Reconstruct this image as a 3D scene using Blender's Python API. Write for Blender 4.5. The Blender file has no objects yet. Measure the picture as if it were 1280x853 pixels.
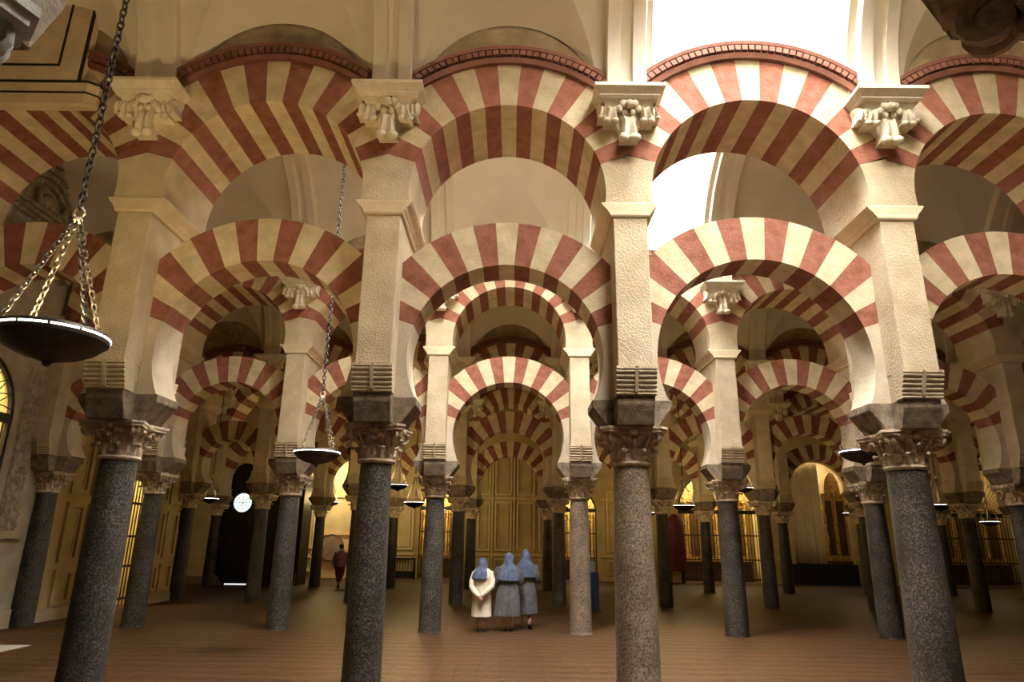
import bpy, bmesh, math, random
from math import sin, cos, pi, sqrt, radians as R
from mathutils import Vector, Matrix
random.seed(7)
sc = bpy.context.scene
C = sc.collection

# ------------------------------------------------------------------ layout
Y1, D = 8.167, 6.537
ROW = [Y1 + (j - 1) * D for j in range(6)]          # ROW[0] is behind the camera's shoulder, ROW[1] the front arcade
COLX = [-10.2, -6.03, -3.1, 0.0, 3.06, 6.22, 9.33, 12.42, 15.55, 18.7, 21.8, 24.9]
X_WALL = -8.45
Y_BACK = 34.6
H = 0.62                                             # half depth of piers and upper arches
Z_NECK, Z_CAP, Z_IMP, Z_ROLL = 2.63, 3.07, 3.40, 3.72
Z_CB, Z_CT = 5.63, 5.83                              # pier cornice
ZC_LOW, ZC_UP, A_UP, A_LOW = 3.93, 6.00, R(17.7), R(18.5)
Z_BR0, Z_BR1 = 6.60, 7.31                            # bracket capital

# ------------------------------------------------------------------ materials
def nodes(name, rough=0.8, spec=0.3):
    m = bpy.data.materials.new(name); m.use_nodes = True
    nt = m.node_tree; b = nt.nodes['Principled BSDF']
    b.inputs['Roughness'].default_value = rough
    b.inputs['Specular IOR Level'].default_value = spec
    return m, nt, b

def pos(nt, scale=(1, 1, 1)):
    g = nt.nodes.new('ShaderNodeNewGeometry')
    mp = nt.nodes.new('ShaderNodeMapping'); mp.inputs['Scale'].default_value = scale
    nt.links.new(g.outputs['Position'], mp.inputs['Vector'])
    return mp.outputs['Vector']

def ramp(nt, fac, stops):
    r = nt.nodes.new('ShaderNodeValToRGB'); e = r.color_ramp.elements
    while len(e) < len(stops): e.new(0.5)
    for k, (p, c) in enumerate(stops):
        e[k].position = p; e[k].color = (*c, 1)
    nt.links.new(fac, r.inputs['Fac']); return r.outputs['Color']

def noise(nt, vec, scale, detail=4, rough=0.55):
    n = nt.nodes.new('ShaderNodeTexNoise'); n.inputs['Scale'].default_value = scale
    n.inputs['Detail'].default_value = detail; n.inputs['Roughness'].default_value = rough
    nt.links.new(vec, n.inputs['Vector']); return n.outputs['Fac']

def bump(nt, b, h, strength, dist=0.02):
    n = nt.nodes.new('ShaderNodeBump'); n.inputs['Strength'].default_value = strength
    n.inputs['Distance'].default_value = dist
    nt.links.new(h, n.inputs['Height']); nt.links.new(n.outputs['Normal'], b.inputs['Normal'])

def mat_noise(name, c0, c1, scale=6, rough=0.85, bscale=30, bstr=0.3, spec=0.25, lo=0.35, hi=0.65, detail=5, bdist=0.02, vs=(1, 1, 1)):
    m, nt, b = nodes(name, rough, spec)
    v = pos(nt, vs)
    nt.links.new(ramp(nt, noise(nt, v, scale, detail), [(lo, c0), (hi, c1)]), b.inputs['Base Color'])
    if bstr: bump(nt, b, noise(nt, v, bscale, 4), bstr, bdist)
    return m

def mat_granite(name, dark, mid, light, blotch):
    m, nt, b = nodes(name, 0.55, 0.35)
    v = pos(nt)
    f = noise(nt, v, 44, 8, 0.82)
    c = ramp(nt, f, [(0.41, dark), (0.5, mid), (0.58, light)])
    g = noise(nt, v, 2.2, 3)
    k = ramp(nt, g, [(0.35, (blotch, blotch, blotch)), (0.62, (1, 1, 1))])
    mx = nt.nodes.new('ShaderNodeMix'); mx.data_type = 'RGBA'; mx.blend_type = 'MULTIPLY'; mx.inputs['Factor'].default_value = 1
    nt.links.new(c, mx.inputs[6]); nt.links.new(k, mx.inputs[7])
    nt.links.new(mx.outputs[2], b.inputs['Base Color'])
    bump(nt, b, f, 0.5, 0.012)
    return m

def mat_emit(name, col, st):
    m = bpy.data.materials.new(name); m.use_nodes = True; nt = m.node_tree
    nt.nodes.remove(nt.nodes['Principled BSDF'])
    e = nt.nodes.new('ShaderNodeEmission'); e.inputs['Color'].default_value = (*col, 1); e.inputs['Strength'].default_value = st
    nt.links.new(e.outputs[0], nt.nodes['Material Output'].inputs[0]); return m

M = {}
M['plaster'] = mat_noise('rough_plaster', (.50, .41, .28), (.64, .55, .40), 3.0, .9, 38, .55, bdist=.03)
M['springer'] = mat_noise('springer_plaster', (.50, .43, .32), (.62, .54, .42), 3.5, .9, 34, .35)
M['cornice'] = mat_noise('cornice_plaster', (.60, .49, .33), (.70, .59, .42), 4, .85, 40, .15)
M['cream'] = mat_noise('cream_voussoir', (.54, .45, .29), (.72, .62, .45), 4.5, .85, 26, .35)
M['red'] = mat_noise('red_voussoir', (.20, .072, .045), (.305, .125, .088), 7, .85, 30, .5)
M['molding'] = mat_noise('red_brown_molding', (.15, .062, .045), (.21, .088, .064), 6, .8, 40, .2)
M['stone'] = mat_noise('weathered_ashlar', (.22, .17, .10), (.46, .37, .23), 3.5, .9, 22, .6, lo=.3, hi=.7)
M['vault'] = mat_noise('limewashed_vault', (.74, .68, .57), (.82, .76, .66), 1.2, .9, 14, .12)
M['bracket'] = mat_noise('white_stucco', (.70, .63, .50), (.84, .78, .66), 7, .75, 45, .2)
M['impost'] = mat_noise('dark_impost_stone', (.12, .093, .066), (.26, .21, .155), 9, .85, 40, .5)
M['capital'] = mat_noise('carved_capital_stone', (.38, .30, .215), (.70, .59, .45), 11, .8, 50, .5)
M['gran_dark'] = mat_granite('dark_granite', (.007, .0065, .006), (.028, .0255, .023), (.15, .138, .12), .55)
M['gran_grey'] = mat_granite('grey_granite', (.008, .0075, .0065), (.042, .037, .031), (.20, .18, .152), .5)
M['gran_pink'] = mat_granite('pink_granite', (.07, .048, .033), (.22, .163, .117), (.40, .32, .25), .6)
M['gran_brown'] = mat_granite('brown_granite', (.008, .0065, .0055), (.036, .029, .024), (.15, .122, .10), .35)
M['ochre'] = mat_noise('ochre_wall', (.42, .33, .165), (.52, .42, .22), 1.8, .85, 20, .15)
M['ochre_trim'] = mat_noise('ochre_trim', (.50, .40, .21), (.60, .49, .28), 4, .8, 30, .1)
M['grey_wall'] = mat_noise('greyish_wall', (.36, .31, .23), (.47, .41, .31), 2.5, .9, 20, .2)
M['relief'] = mat_noise('carved_stucco', (.26, .22, .16), (.46, .40, .31), 9, .85, 16, 1.0, bdist=.06)
M['iron'] = mat_noise('black_iron', (.012, .011, .010), (.03, .027, .024), 20, .45, 60, .2, spec=.5)
M['bronze'] = mat_noise('dark_bronze', (.018, .014, .011), (.045, .036, .028), 14, .4, 60, .15, spec=.5)
M['gold'] = mat_noise('gilded_wood', (.22, .12, .03), (.75, .50, .16), 9, .4, 18, .9, spec=.6, bdist=.05)
M['wood_dark'] = mat_noise('dark_wood', (.010, .007, .006), (.026, .019, .015), 6, .5, 40, .2, vs=(1, 1, .15))
M['wood_mid'] = mat_noise('brown_wood', (.07, .04, .02), (.13, .075, .04), 6, .5, 40, .2, vs=(1, 1, .15))
M['blackline'] = mat_noise('black_painted_line', (.012, .01, .01), (.02, .018, .016), 10, .7, 40, .1)
M['white_cloth'] = mat_noise('white_cotton', (.70, .62, .50), (.82, .75, .62), 10, .9, 60, .2)
M['grey_cloth'] = mat_noise('grey_habit', (.085, .083, .095), (.135, .13, .148), 10, .9, 60, .2)
M['blue_cloth'] = mat_noise('blue_veil', (.058, .078, .14), (.115, .145, .24), 10, .85, 60, .2)
M['maroon'] = mat_noise('maroon_cloth', (.07, .014, .026), (.13, .028, .045), 9, .9, 60, .2)
M['purple'] = mat_noise('dusty_purple_cloth', (.15, .065, .11), (.23, .105, .165), 9, .9, 60, .2)
M['skin'] = mat_noise('skin', (.42, .24, .16), (.50, .30, .21), 8, .6, 60, .05)
M['hair'] = mat_noise('dark_hair', (.012, .009, .008), (.03, .022, .018), 30, .6, 80, .3)
M['shoe'] = mat_noise('black_leather', (.01, .01, .01), (.02, .02, .022), 12, .4, 60, .1)
M['sock'] = mat_noise('grey_sock', (.30, .30, .33), (.38, .38, .41), 12, .9, 60, .1)
M['blue_panel'] = mat_noise('blue_panel', (.022, .05, .13), (.03, .065, .16), 5, .5, 40, .05)
M['pale_blue'] = mat_noise('pale_blue_paper', (.22, .27, .40), (.30, .35, .48), 14, .7, 40, .1)
M['peach'] = mat_noise('peach_wall', (.62, .40, .20), (.70, .47, .25), 2, .8, 20, .1)
M['taupe'] = mat_noise('taupe_disc', (.20, .14, .09), (.26, .19, .13), 6, .8, 30, .2)
M['marble'] = mat_noise('pale_marble', (.42, .40, .38), (.58, .56, .53), 5, .6, 30, .3)
M['linen'] = mat_noise('pale_hanging', (.56, .49, .38), (.68, .60, .48), 2, .9, 20, .1)
M['navy'] = mat_noise('navy_boards', (.012, .016, .024), (.02, .026, .036), 3, .5, 20, .1)
M['led'] = mat_emit('warm_white_led', (1, .93, .78), 6)
M['sky'] = mat_emit('daylight_pane', (1, .965, .90), 95)
M['fill_soft'] = mat_emit('added_fill_pane_soft', (1, .92, .79), 105)  # added glowing pane out of view, fills the front arcade
M['fill_mid'] = mat_emit('added_fill_pane_mid', (1, .95, .86), 150)  # added glowing pane out of view, fills the second row
M['rosette'] = mat_emit('lit_round_window', (.86, .95, .88), 1.3)
M['daygap'] = mat_emit('daylight_under_door', (.95, .97, 1), 1.0)

def mat_floor():
    m, nt, b = nodes('brown_floor_bricks', .5, .22)
    v = pos(nt)
    # gently wandering courses of thin bricks
    n = nt.nodes.new('ShaderNodeTexNoise'); n.inputs['Scale'].default_value = 1.1; n.inputs['Detail'].default_value = 2
    nt.links.new(v, n.inputs['Vector'])
    sub = nt.nodes.new('ShaderNodeVectorMath'); sub.operation = 'MULTIPLY_ADD'
    nt.links.new(n.outputs['Color'], sub.inputs[0]); sub.inputs[1].default_value = (.10, .30, 0); nt.links.new(v, sub.inputs[2])
    br = nt.nodes.new('ShaderNodeTexBrick')
    br.inputs['Scale'].default_value = 1; br.inputs['Brick Width'].default_value = .62; br.inputs['Row Height'].default_value = .085
    br.inputs['Mortar Size'].default_value = .014; br.inputs['Mortar Smooth'].default_value = .6
    br.inputs['Color1'].default_value = (.084, .042, .0165, 1); br.inputs['Color2'].default_value = (.064, .032, .0125, 1)
    br.inputs['Mortar'].default_value = (.030, .017, .009, 1)
    nt.links.new(sub.outputs[0], br.inputs['Vector'])
    # long wandering ripples: gleam on the uneven floor put into the colour
    wv = nt.nodes.new('ShaderNodeTexWave'); wv.wave_type = 'BANDS'; wv.bands_direction = 'Y'
    wv.inputs['Scale'].default_value = .75; wv.inputs['Distortion'].default_value = 5.5; wv.inputs['Detail'].default_value = 2
    wv.inputs['Detail Scale'].default_value = .55
    nt.links.new(v, wv.inputs['Vector'])
    ma = nt.nodes.new('ShaderNodeMath'); ma.operation = 'MULTIPLY_ADD'; ma.inputs[1].default_value = .55
    nt.links.new(noise(nt, v, .9, 4), ma.inputs[0]); 
    mb = nt.nodes.new('ShaderNodeMath'); mb.operation = 'MULTIPLY'; mb.inputs[1].default_value = .45
    nt.links.new(wv.outputs['Fac'], mb.inputs[0]); nt.links.new(mb.outputs[0], ma.inputs[2])
    k = ramp(nt, ma.outputs[0], [(.25, (.60, .57, .54)), (.75, (1.25, 1.2, 1.12))])
    mx = nt.nodes.new('ShaderNodeMix'); mx.data_type = 'RGBA'; mx.blend_type = 'MULTIPLY'; mx.inputs['Factor'].default_value = 1
    nt.links.new(br.outputs['Color'], mx.inputs[6]); nt.links.new(k, mx.inputs[7])
    nt.links.new(mx.outputs[2], b.inputs['Base Color'])
    inv = nt.nodes.new('ShaderNodeMath'); inv.operation = 'SUBTRACT'; inv.inputs[0].default_value = 1
    nt.links.new(br.outputs['Fac'], inv.inputs[1])
    ad = nt.nodes.new('ShaderNodeMath'); ad.operation = 'MULTIPLY_ADD'; ad.inputs[1].default_value = 2.2
    nt.links.new(noise(nt, v, 5, 3), ad.inputs[0]); nt.links.new(inv.outputs[0], ad.inputs[2])
    bump(nt, b, ad.outputs[0], .8, .014)
    return m
M['floor'] = mat_floor()

# ------------------------------------------------------------------ mesh helpers
def obj(name, bm, mats, parent=None, smooth=None, loc=None, kind=None):
    if smooth is not None:
        bm.normal_update()
        for f in bm.faces: f.smooth = True
        for e in bm.edges:
            if len(e.link_faces) == 2 and e.calc_face_angle(0) > R(smooth): e.smooth = False
    me = bpy.data.meshes.new(name); bm.to_mesh(me); bm.free()
    for m in (mats if isinstance(mats, (list, tuple)) else [mats]): me.materials.append(M[m] if isinstance(m, str) else m)
    o = bpy.data.objects.new(name, me); C.objects.link(o)
    if parent: o.parent = parent
    if loc: o.location = loc
    if kind: o['kind'] = kind
    return o

def inst(name, me, parent=None, loc=(0, 0, 0), rz=0, sc_=1):
    o = bpy.data.objects.new(name, me); C.objects.link(o)
    if parent: o.parent = parent
    o.location = loc; o.rotation_euler = (0, 0, rz); o.scale = (sc_,) * 3 if not isinstance(sc_, tuple) else sc_
    return o

def thing(name, label, cat, loc=(0, 0, 0), rz=0, group=None, kind='thing'):
    o = bpy.data.objects.new(name, None); C.objects.link(o); o.empty_display_size = .1
    o.location = loc; o.rotation_euler = (0, 0, rz)
    return tag(o, label, cat, group, kind)

def tag(o, label, cat, group=None, kind='thing'):
    o['label'] = label; o['category'] = cat
    if group: o['group'] = group
    if kind: o['kind'] = kind
    return o

def nb(): return bmesh.new()

def box(bm, x0, x1, y0, y1, z0, z1, mi=0, bev=0):
    vs = [bm.verts.new((x, y, z)) for z in (z0, z1) for y in (y0, y1) for x in (x0, x1)]
    fs = [bm.faces.new([vs[i] for i in q]) for q in ((0, 2, 3, 1), (4, 5, 7, 6), (0, 1, 5, 4), (2, 6, 7, 3), (0, 4, 6, 2), (1, 3, 7, 5))]
    for f in fs: f.material_index = mi
    if bev:
        es = {e for f in fs for e in f.edges}
        r = bmesh.ops.bevel(bm, geom=list(es), offset=bev, segments=2, affect='EDGES', profile=.5)
        for f in r['faces']: f.material_index = mi
    return vs

def prism(bm, pts, a, b, axis='y', mi=0, bev=0):
    """closed polygon pts extruded between a and b along axis; pts are the two other coordinates in xyz order"""
    def P(p, t):
        return {'x': (t, p[0], p[1]), 'y': (p[0], t, p[1]), 'z': (p[0], p[1], t)}[axis]
    A = [bm.verts.new(P(p, a)) for p in pts]; B = [bm.verts.new(P(p, b)) for p in pts]
    fs = [bm.faces.new(A), bm.faces.new(B[::-1])]
    n = len(pts)
    for i in range(n): fs.append(bm.faces.new((A[i], B[i], B[(i + 1) % n], A[(i + 1) % n])))
    for f in fs: f.material_index = mi
    if bev:
        es = {e for f in fs for e in f.edges}
        bmesh.ops.bevel(bm, geom=list(es), offset=bev, segments=1, affect='EDGES')
    bmesh.ops.recalc_face_normals(bm, faces=[f for f in fs if f.is_valid])

def lathe(bm, prof, n=24, mi=0, cx=0, cy=0, cap=True):
    rings = []
    for r, z in prof:
        rings.append([bm.verts.new((cx + r * cos(2 * pi * k / n), cy + r * sin(2 * pi * k / n), z)) for k in range(n)])
    for a, b in zip(rings, rings[1:]):
        for k in range(n):
            f = bm.faces.new((a[k], a[(k + 1) % n], b[(k + 1) % n], b[k])); f.material_index = mi
    if cap:
        bm.faces.new(rings[0][::-1]).material_index = mi; bm.faces.new(rings[-1]).material_index = mi

def loft(bm, rings, mi=0, cap=True, closed=True):
    vr = [[bm.verts.new(p) for p in r] for r in rings]
    n = len(vr[0])
    for a, b in zip(vr, vr[1:]):
        for k in range(n if closed else n - 1):
            bm.faces.new((a[k], a[(k + 1) % n], b[(k + 1) % n], b[k])).material_index = mi
    if cap and closed:
        bm.faces.new(vr[0][::-1]).material_index = mi; bm.faces.new(vr[-1]).material_index = mi
    return vr

def tube(bm, pts, r, n=6, mi=0, cap=True):
    pts = [Vector(p) for p in pts]; rings = []
    up = Vector((0, 0, 1)); prev = None
    for i, p in enumerate(pts):
        t = (pts[min(i + 1, len(pts) - 1)] - pts[max(i - 1, 0)]).normalized()
        if prev is None:
            a = t.cross(up if abs(t.z) < .9 else Vector((1, 0, 0))).normalized()
        else:
            a = (prev - t * prev.dot(t)).normalized()
        prev = a; b = t.cross(a)
        rr = r[i] if isinstance(r, (list, tuple)) else r
        rings.append([p + (a * cos(2 * pi * k / n) + b * sin(2 * pi * k / n)) * rr for k in range(n)])
    loft(bm, rings, mi, cap)

def ball(bm, c, r, n=10, mi=0, sq=(1, 1, 1)):
    m = Matrix.Translation(c) @ Matrix.Diagonal((r * sq[0], r * sq[1], r * sq[2], 1))
    g = bmesh.ops.create_uvsphere(bm, u_segments=n, v_segments=max(4, n * 2 // 3), radius=1, matrix=m)
    for v in g['verts']:
        for f in v.link_faces: f.material_index = mi

# ------------------------------------------------------------------ column kit (one of each, shared by the copies)
def make_capital():
    bm = nb()
    h = Z_CAP - Z_NECK
    z0 = 0
    lathe(bm, [(.205, 0), (.222, .012), (.228, .028), (.222, .044), (.205, .055)], 28)           # astragal
    bell = [(.195, .05), (.198, .12), (.205, .20), (.225, .28), (.265, .34), (.32, .375)]
    lathe(bm, bell, 28)
    # concave-sided abacus
    pts = []
    for k in range(4):
        a = pi / 4 + k * pi / 2
        for t in (-.10, .10):
            pts.append((.45 * cos(a) - t * sin(a) * .6, .45 * sin(a) + t * cos(a) * .6))
        b = a + pi / 4
        pts.append((.275 * cos(b), .275 * sin(b)))
    prism(bm, pts, .375, h - .03, 'z'); 
    pts2 = [(x * 1.04, y * 1.04) for x, y in pts]
    prism(bm, pts2, h - .03, h, 'z')
    # acanthus leaves: two tiers, tips curling out
    def leaf(ang, zb, ht, w, rb, out):
        rows = []
        for i in range(8):
            t = i / 7
            z = zb + ht * (sin(t * pi * .62) / sin(pi * .5) if t < .8 else 1 - (t - .8) * .85)
            rad = rb + .012 + out * (t ** 2.6)
            ww = w * (.75 + .5 * sin(t * pi)) * (1 - .75 * max(0, t - .7) / .3) * (1 + .16 * sin(t * 22))
            row = []
            for u in (-1, -.55, 0, .55, 1):
                th = ang + u * ww / rad * .5
                rr = rad + .018 * (1 - abs(u)) - .006 * abs(u) * 2
                row.append((rr * cos(th), rr * sin(th), z))
            rows.append(row)
        inner = [[(p[0] * .93, p[1] * .93, p[2] - .006) for p in r] for r in rows]
        va = loft(bm, rows, 0, False, False); vb = loft(bm, [r[::-1] for r in inner], 0, False, False)
        tip = rows[-2][2]; ball(bm, (tip[0] * 1.02, tip[1] * 1.02, tip[2] - .012), .026, 7)
    for k in range(8): leaf(k * pi / 4 + pi / 8, .05, .14, .15, .198, .085)
    for k in range(8): leaf(k * pi / 4, .09, .215, .13, .203, .10)
    # corner volutes and flower knobs
    for k in range(4):
        a = pi / 4 + k * pi / 2
        d = Vector((cos(a), sin(a), 0)); s = Vector((-sin(a), cos(a), 0))
        for sg in (-1, 1):
            pth = []
            for i in range(18):
                t = i / 17; q = t * 2.9 * pi
                r = .075 * (1 - t * .8)
                c = d * .36 + Vector((0, 0, .325)) + s * sg * .03
                pth.append(c + d * (-cos(q) * r) + Vector((0, 0, 1)) * (sin(q) * r))
            tube(bm, [Vector((d.x * .22, d.y * .22, .20)) + s * sg * .05] + pth, [.02] + [.024 - .008 * i / 17 for i in range(18)], 6)
        ball(bm, d * .365 + Vector((0, 0, .325)), .05, 8)
        b = a + pi / 4
        ball(bm, (.285 * cos(b), .285 * sin(b), h - .05), .055, 8, 0, (1, 1, .9))
        for sg in (-1, 1):
            tube(bm, [(.24 * cos(b + sg * .1), .24 * sin(b + sg * .1), .27), (.30 * cos(b + sg * .25), .30 * sin(b + sg * .25), .335), (.315 * cos(b + sg * .42), .315 * sin(b + sg * .42), .33)], .018, 6)
    return bm

def make_impost():
    bm = nb(); z0, z1 = 0, Z_IMP - Z_CAP
    prism(bm, [(-.29, z0), (.29, z0), (.475, z1 - .09), (.475, z1), (-.475, z1), (-.475, z1 - .09)], -.265, .265, 'y', bev=.008)
    prism(bm, [(-.44, z0), (.44, z0), (.53, z1 - .10), (.535, z1), (-.535, z1), (-.53, z1 - .10)], -.22, .22, 'x', bev=.008)
    return bm

def make_rolls():
    """stacked roll corbel under the pier front, z measured from the impost top"""
    bm = nb(); n = 5; h = Z_ROLL - Z_IMP
    prof = [(-.40, 0)]
    prof += [(-.56, 0), (-.575, .012), (-.56, .028)]
    z = .03
    for k in range(n):
        p = .545 + .018 * k
        for i in range(7):
            t = i / 6 * pi
            prof.append((-(p + .032 * sin(t)), z + (1 - cos(t)) / 2 * .048))
        z += .052
    prof += [(-.655, z), (-.655, h), (-.40, h)]
    prism(bm, prof, -.235, -.016, 'x'); prism(bm, prof, .016, .235, 'x')
    prism(bm, [(-.40, 0.02), (-.585, .03), (-.67, h - .02), (-.40, h - .02)], -.02, .02, 'x')
    return bm

def make_rolls_back(bm):
    for v in bm.verts: v.co.y = -v.co.y
    bmesh.ops.reverse_faces(bm, faces=bm.faces[:]); return bm

def make_bracket():
    """leafy bracket under the vault rib; origin at its top centre against the wall face, projecting to -y"""
    bm = nb()
    def slab(w, d, z0, z1, wz=None):
        prism(bm, [(-w, 0), (-w, -d), (w, -d), (w, 0)], z0, z1, 'z')
    # body behind the leaves
    rings = []
    for z, w, d in ((-.15, .33, .27), (-.22, .30, .22), (-.30, .24, .17), (-.42, .16, .12), (-.52, .10, .07)):
        rings.append([(-w, 0, z), (-w, -d, z), (w, -d, z), (w, 0, z)])
    loft(bm, rings)
    def lobe(cx, cy, cz, w, hgt, thick, tilt=0, spread=0):
        # a thick curled leaf hanging down with two rounded toes
        rows = []
        for i in range(9):
            t = i / 8
            z = cz - hgt * t
            yy = cy - thick * (.3 + .9 * sin(t * pi * .75)) 
            ww = w * (.85 + .25 * cos(t * 5.5)) * (1 if t < .85 else .85)
            xx = cx + tilt * t
            rows.append([(xx - ww, yy + .05, z), (xx - ww * .6, yy, z), (xx, yy + .03, z), (xx + ww * .6, yy, z), (xx + ww, yy + .05, z), (xx + ww, .0, z), (xx - ww, .0, z)])
        loft(bm, rows)
        for s in (-1, 1): ball(bm, (cx + tilt + s * w * .5, cy - thick * .7, cz - hgt), w * .55, 8, 0, (1, .9, .8))
    lobe(0, -.10, -.20, .14, .46, .12)
    for s in (-1, 1):
        lobe(s * .20, -.12, -.16, .095, .27, .13, s * .03)
        lobe(s * .315, -.10, -.15, .065, .22, .13, s * .02)
        for q, (bx, bz, br) in enumerate(((.07, -.20, .05), (.12, -.27, .045), (.05, -.31, .04))):
            ball(bm, (s * bx, -.25 + .02 * q, bz), br, 8, 0, (1, .7, 1.2))
    ball(bm, (0, -.27, -.23), .06, 9)
    return bm

def make_abacus():
    bm = nb()
    prof = [(.36, -.16, .29), (.385, -.13, .32), (.385, -.115, .32), (.42, -.07, .37), (.445, -.045, .40), (.445, 0, .40)]
    rings = [[(-w, 0, z), (-w, -d, z), (w, -d, z), (w, 0, z)] for w, z, d in prof]
    loft(bm, rings)
    return bm

def mesh_only(bm, name, mats, smooth=None):
    o = obj(name, bm, mats, smooth=smooth); me = o.data
    bpy.data.objects.remove(o); return me

ME_CAP = mesh_only(make_capital(), 'capital', 'capital', 40)
ME_CAPW = mesh_only(make_capital(), 'capital', 'marble', 40)
ME_IMP = mesh_only(make_impost(), 'impost_block', 'impost')
ME_ROLL = mesh_only(make_rolls(), 'roll_corbel', 'plaster', 40)
ME_ROLLB = mesh_only(make_rolls_back(make_rolls()), 'rear_roll_corbel', 'plaster', 40)
ME_BRK = mesh_only(make_bracket(), 'bracket', 'bracket', 45)
ME_ABA = mesh_only(make_abacus(), 'abacus', 'bracket')

def pier_body():
    bm = nb()
    z0 = Z_IMP
    box(bm, -.21, .21, -.62, .62, Z_ROLL - z0, Z_CB - z0, bev=.012)
    box(bm, -.20, .20, -.52, .52, 0, Z_ROLL - z0 + .02)
    return bm
ME_PIER = mesh_only(pier_body(), 'pier_shaft', 'plaster')
def pier_cornice():
    bm = nb(); z = Z_CB - Z_IMP
    prof = [(.215, 0, .62), (.235, .0, .635), (.25, .022, .648), (.25, .05, .648), (.262, .06, .64), (.285, .10, .64), (.33, .15, .64), (.352, .185, .64), (.352, .20, .635)]
    rings = [[(-w, -d, z + q), (w, -d, z + q), (w, d, z + q), (-w, d, z + q)] for w, q, d in prof]
    loft(bm, rings); return bm
ME_CORN = mesh_only(pier_cornice(), 'cornice', 'cornice')

SHAFT = {}
def shaft_mesh(mat, r):
    key = (mat, round(r, 3))
    if key not in SHAFT:
        bm = nb(); pr = []
        for i in range(25):
            t = i / 24; z = .03 + (Z_NECK - .03) * t
            rr = r * (1.06 - .16 * t ** 1.5)
            pr.append((rr, z))
        pr = [(r * 1.10, 0), (r * 1.10, .022)] + pr
        lathe(bm, pr, 32)
        SHAFT[key] = mesh_only(bm, 'shaft', mat, 40)
    return SHAFT[key]

ORD = ['first', 'second', 'third', 'fourth', 'fifth', 'sixth', 'seventh', 'eighth', 'ninth', 'tenth']
ROWN = {1: 'front row', 2: 'second row back', 3: 'third row back', 4: 'fourth row back'}

# which columns exist in each arcade row
ROWCOLS = {1: list(range(1, 7)), 2: list(range(1, 8)), 3: list(range(1, 10)), 4: list(range(0, 11))}
def colx(j, i):
    x = COLX[i]
    if j == 1 and i == 5: x = 6.36
    return x
MATS = {(1, 2): ('gran_dark', .225), (1, 3): ('gran_grey', .205), (1, 4): ('gran_pink', .232), (1, 5): ('gran_brown', .242),
        (2, 3): ('gran_grey', .215), (2, 4): ('gran_pink', .21), (2, 2): ('gran_dark', .215), (2, 5): ('gran_brown', .225), (2, 6): ('gran_brown', .22)}
STONE = {'gran_dark': 'dark grey granite', 'gran_grey': 'speckled grey granite', 'gran_pink': 'pinkish tan granite', 'gran_brown': 'mottled brown granite'}

def column(j, x, y, i, label, r=None, mat=None, cap=None):
    m, rr = MATS.get((j, i), (random.choice(['gran_dark', 'gran_dark', 'gran_brown']), random.uniform(.19, .215)))
    if mat: m = mat
    t = thing('stone_column', label.replace('STONE', STONE[m]), 'column', (x, y, 0), 0, 'stone columns of the arcades')
    inst('shaft', shaft_mesh(m, rr), t)
    inst('capital', cap or ME_CAP, t, (0, 0, Z_NECK), 0 if (i + j) % 2 else pi / 2, (rr / .205 * .5 + .5, rr / .205 * .5 + .5, 1))
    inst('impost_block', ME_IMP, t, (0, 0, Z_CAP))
    return t

def upper_r(span): return span / 2 - .29
def lower_r(span): return span / 2 - .33

def springer_mesh(sl, sr):
    """top of the pier between two upper arches; sl, sr are the spans to its two sides (None at a row end)"""
    bm = nb(); z0 = Z_IMP
    def side(span, sgn):
        if span is None:
            return [(sgn * .34, Z_CT), (sgn * .34, Z_CT + .65)], Z_CT + .65
        Ri = upper_r(span); cx = span / 2
        b0 = math.asin((Z_CT - ZC_UP) / Ri)
        out = []
        for k in range(9):
            a = b0 + (A_UP - b0) * k / 8
            out.append((sgn * (cx - Ri * cos(a)), ZC_UP + Ri * sin(a)))
        return out, ZC_UP + cx * math.tan(A_UP)
    L, zl = side(sl, -1); Rr, zr = side(sr, 1)
    pts = Rr + [(0, (zl + zr) / 2)] + L[::-1]
    pts = [(x, z - z0) for x, z in pts]
    prism(bm, pts, -H, H, 'y')
    return bm

def arch_ring(bm, cx, zc, Ri, Re, yf, yb, a0, n, cl, cr, z0):
    N = n
    corner = []
    for lim in (cr, cl):
        q = (lim - cx) / Re
        if abs(q) < 1:
            corner.append(math.acos(q))
    for v in range(N):
        A, B = a0 + (pi - 2 * a0) * v / N, a0 + (pi - 2 * a0) * (v + 1) / N
        an = [A + (B - A) * k / 4 for k in range(5)] + [c for c in corner if A + 1e-4 < c < B - 1e-4]
        an.sort(); rows = []
        for a in an:
            lim = (cr - cx) if cos(a) > 0 else (cl - cx)
            r = min(Re, lim / cos(a)) if abs(cos(a)) > 1e-6 else Re
            pi_, po = (cx + Ri * cos(a), zc + Ri * sin(a) - z0), (cx + r * cos(a), zc + r * sin(a) - z0)
            rows.append([bm.verts.new(p) for p in ((pi_[0], yf, pi_[1]), (po[0], yf, po[1]), (po[0], yb, po[1]), (pi_[0], yb, pi_[1]))])
        for p, q in zip(rows, rows[1:]):
            for k in range(4):
                f = bm.faces.new((p[k], p[(k + 1) % 4], q[(k + 1) % 4], q[k])); f.material_index = v % 2
        for rr in (rows[0], rows[-1][::-1]): bm.faces.new(rr).material_index = v % 2
    bmesh.ops.remove_doubles(bm, verts=bm.verts[:], dist=1e-5)
    bmesh.ops.recalc_face_normals(bm, faces=bm.faces[:])

def n_vous(span): return 15 if span > 2.6 else 11

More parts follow.
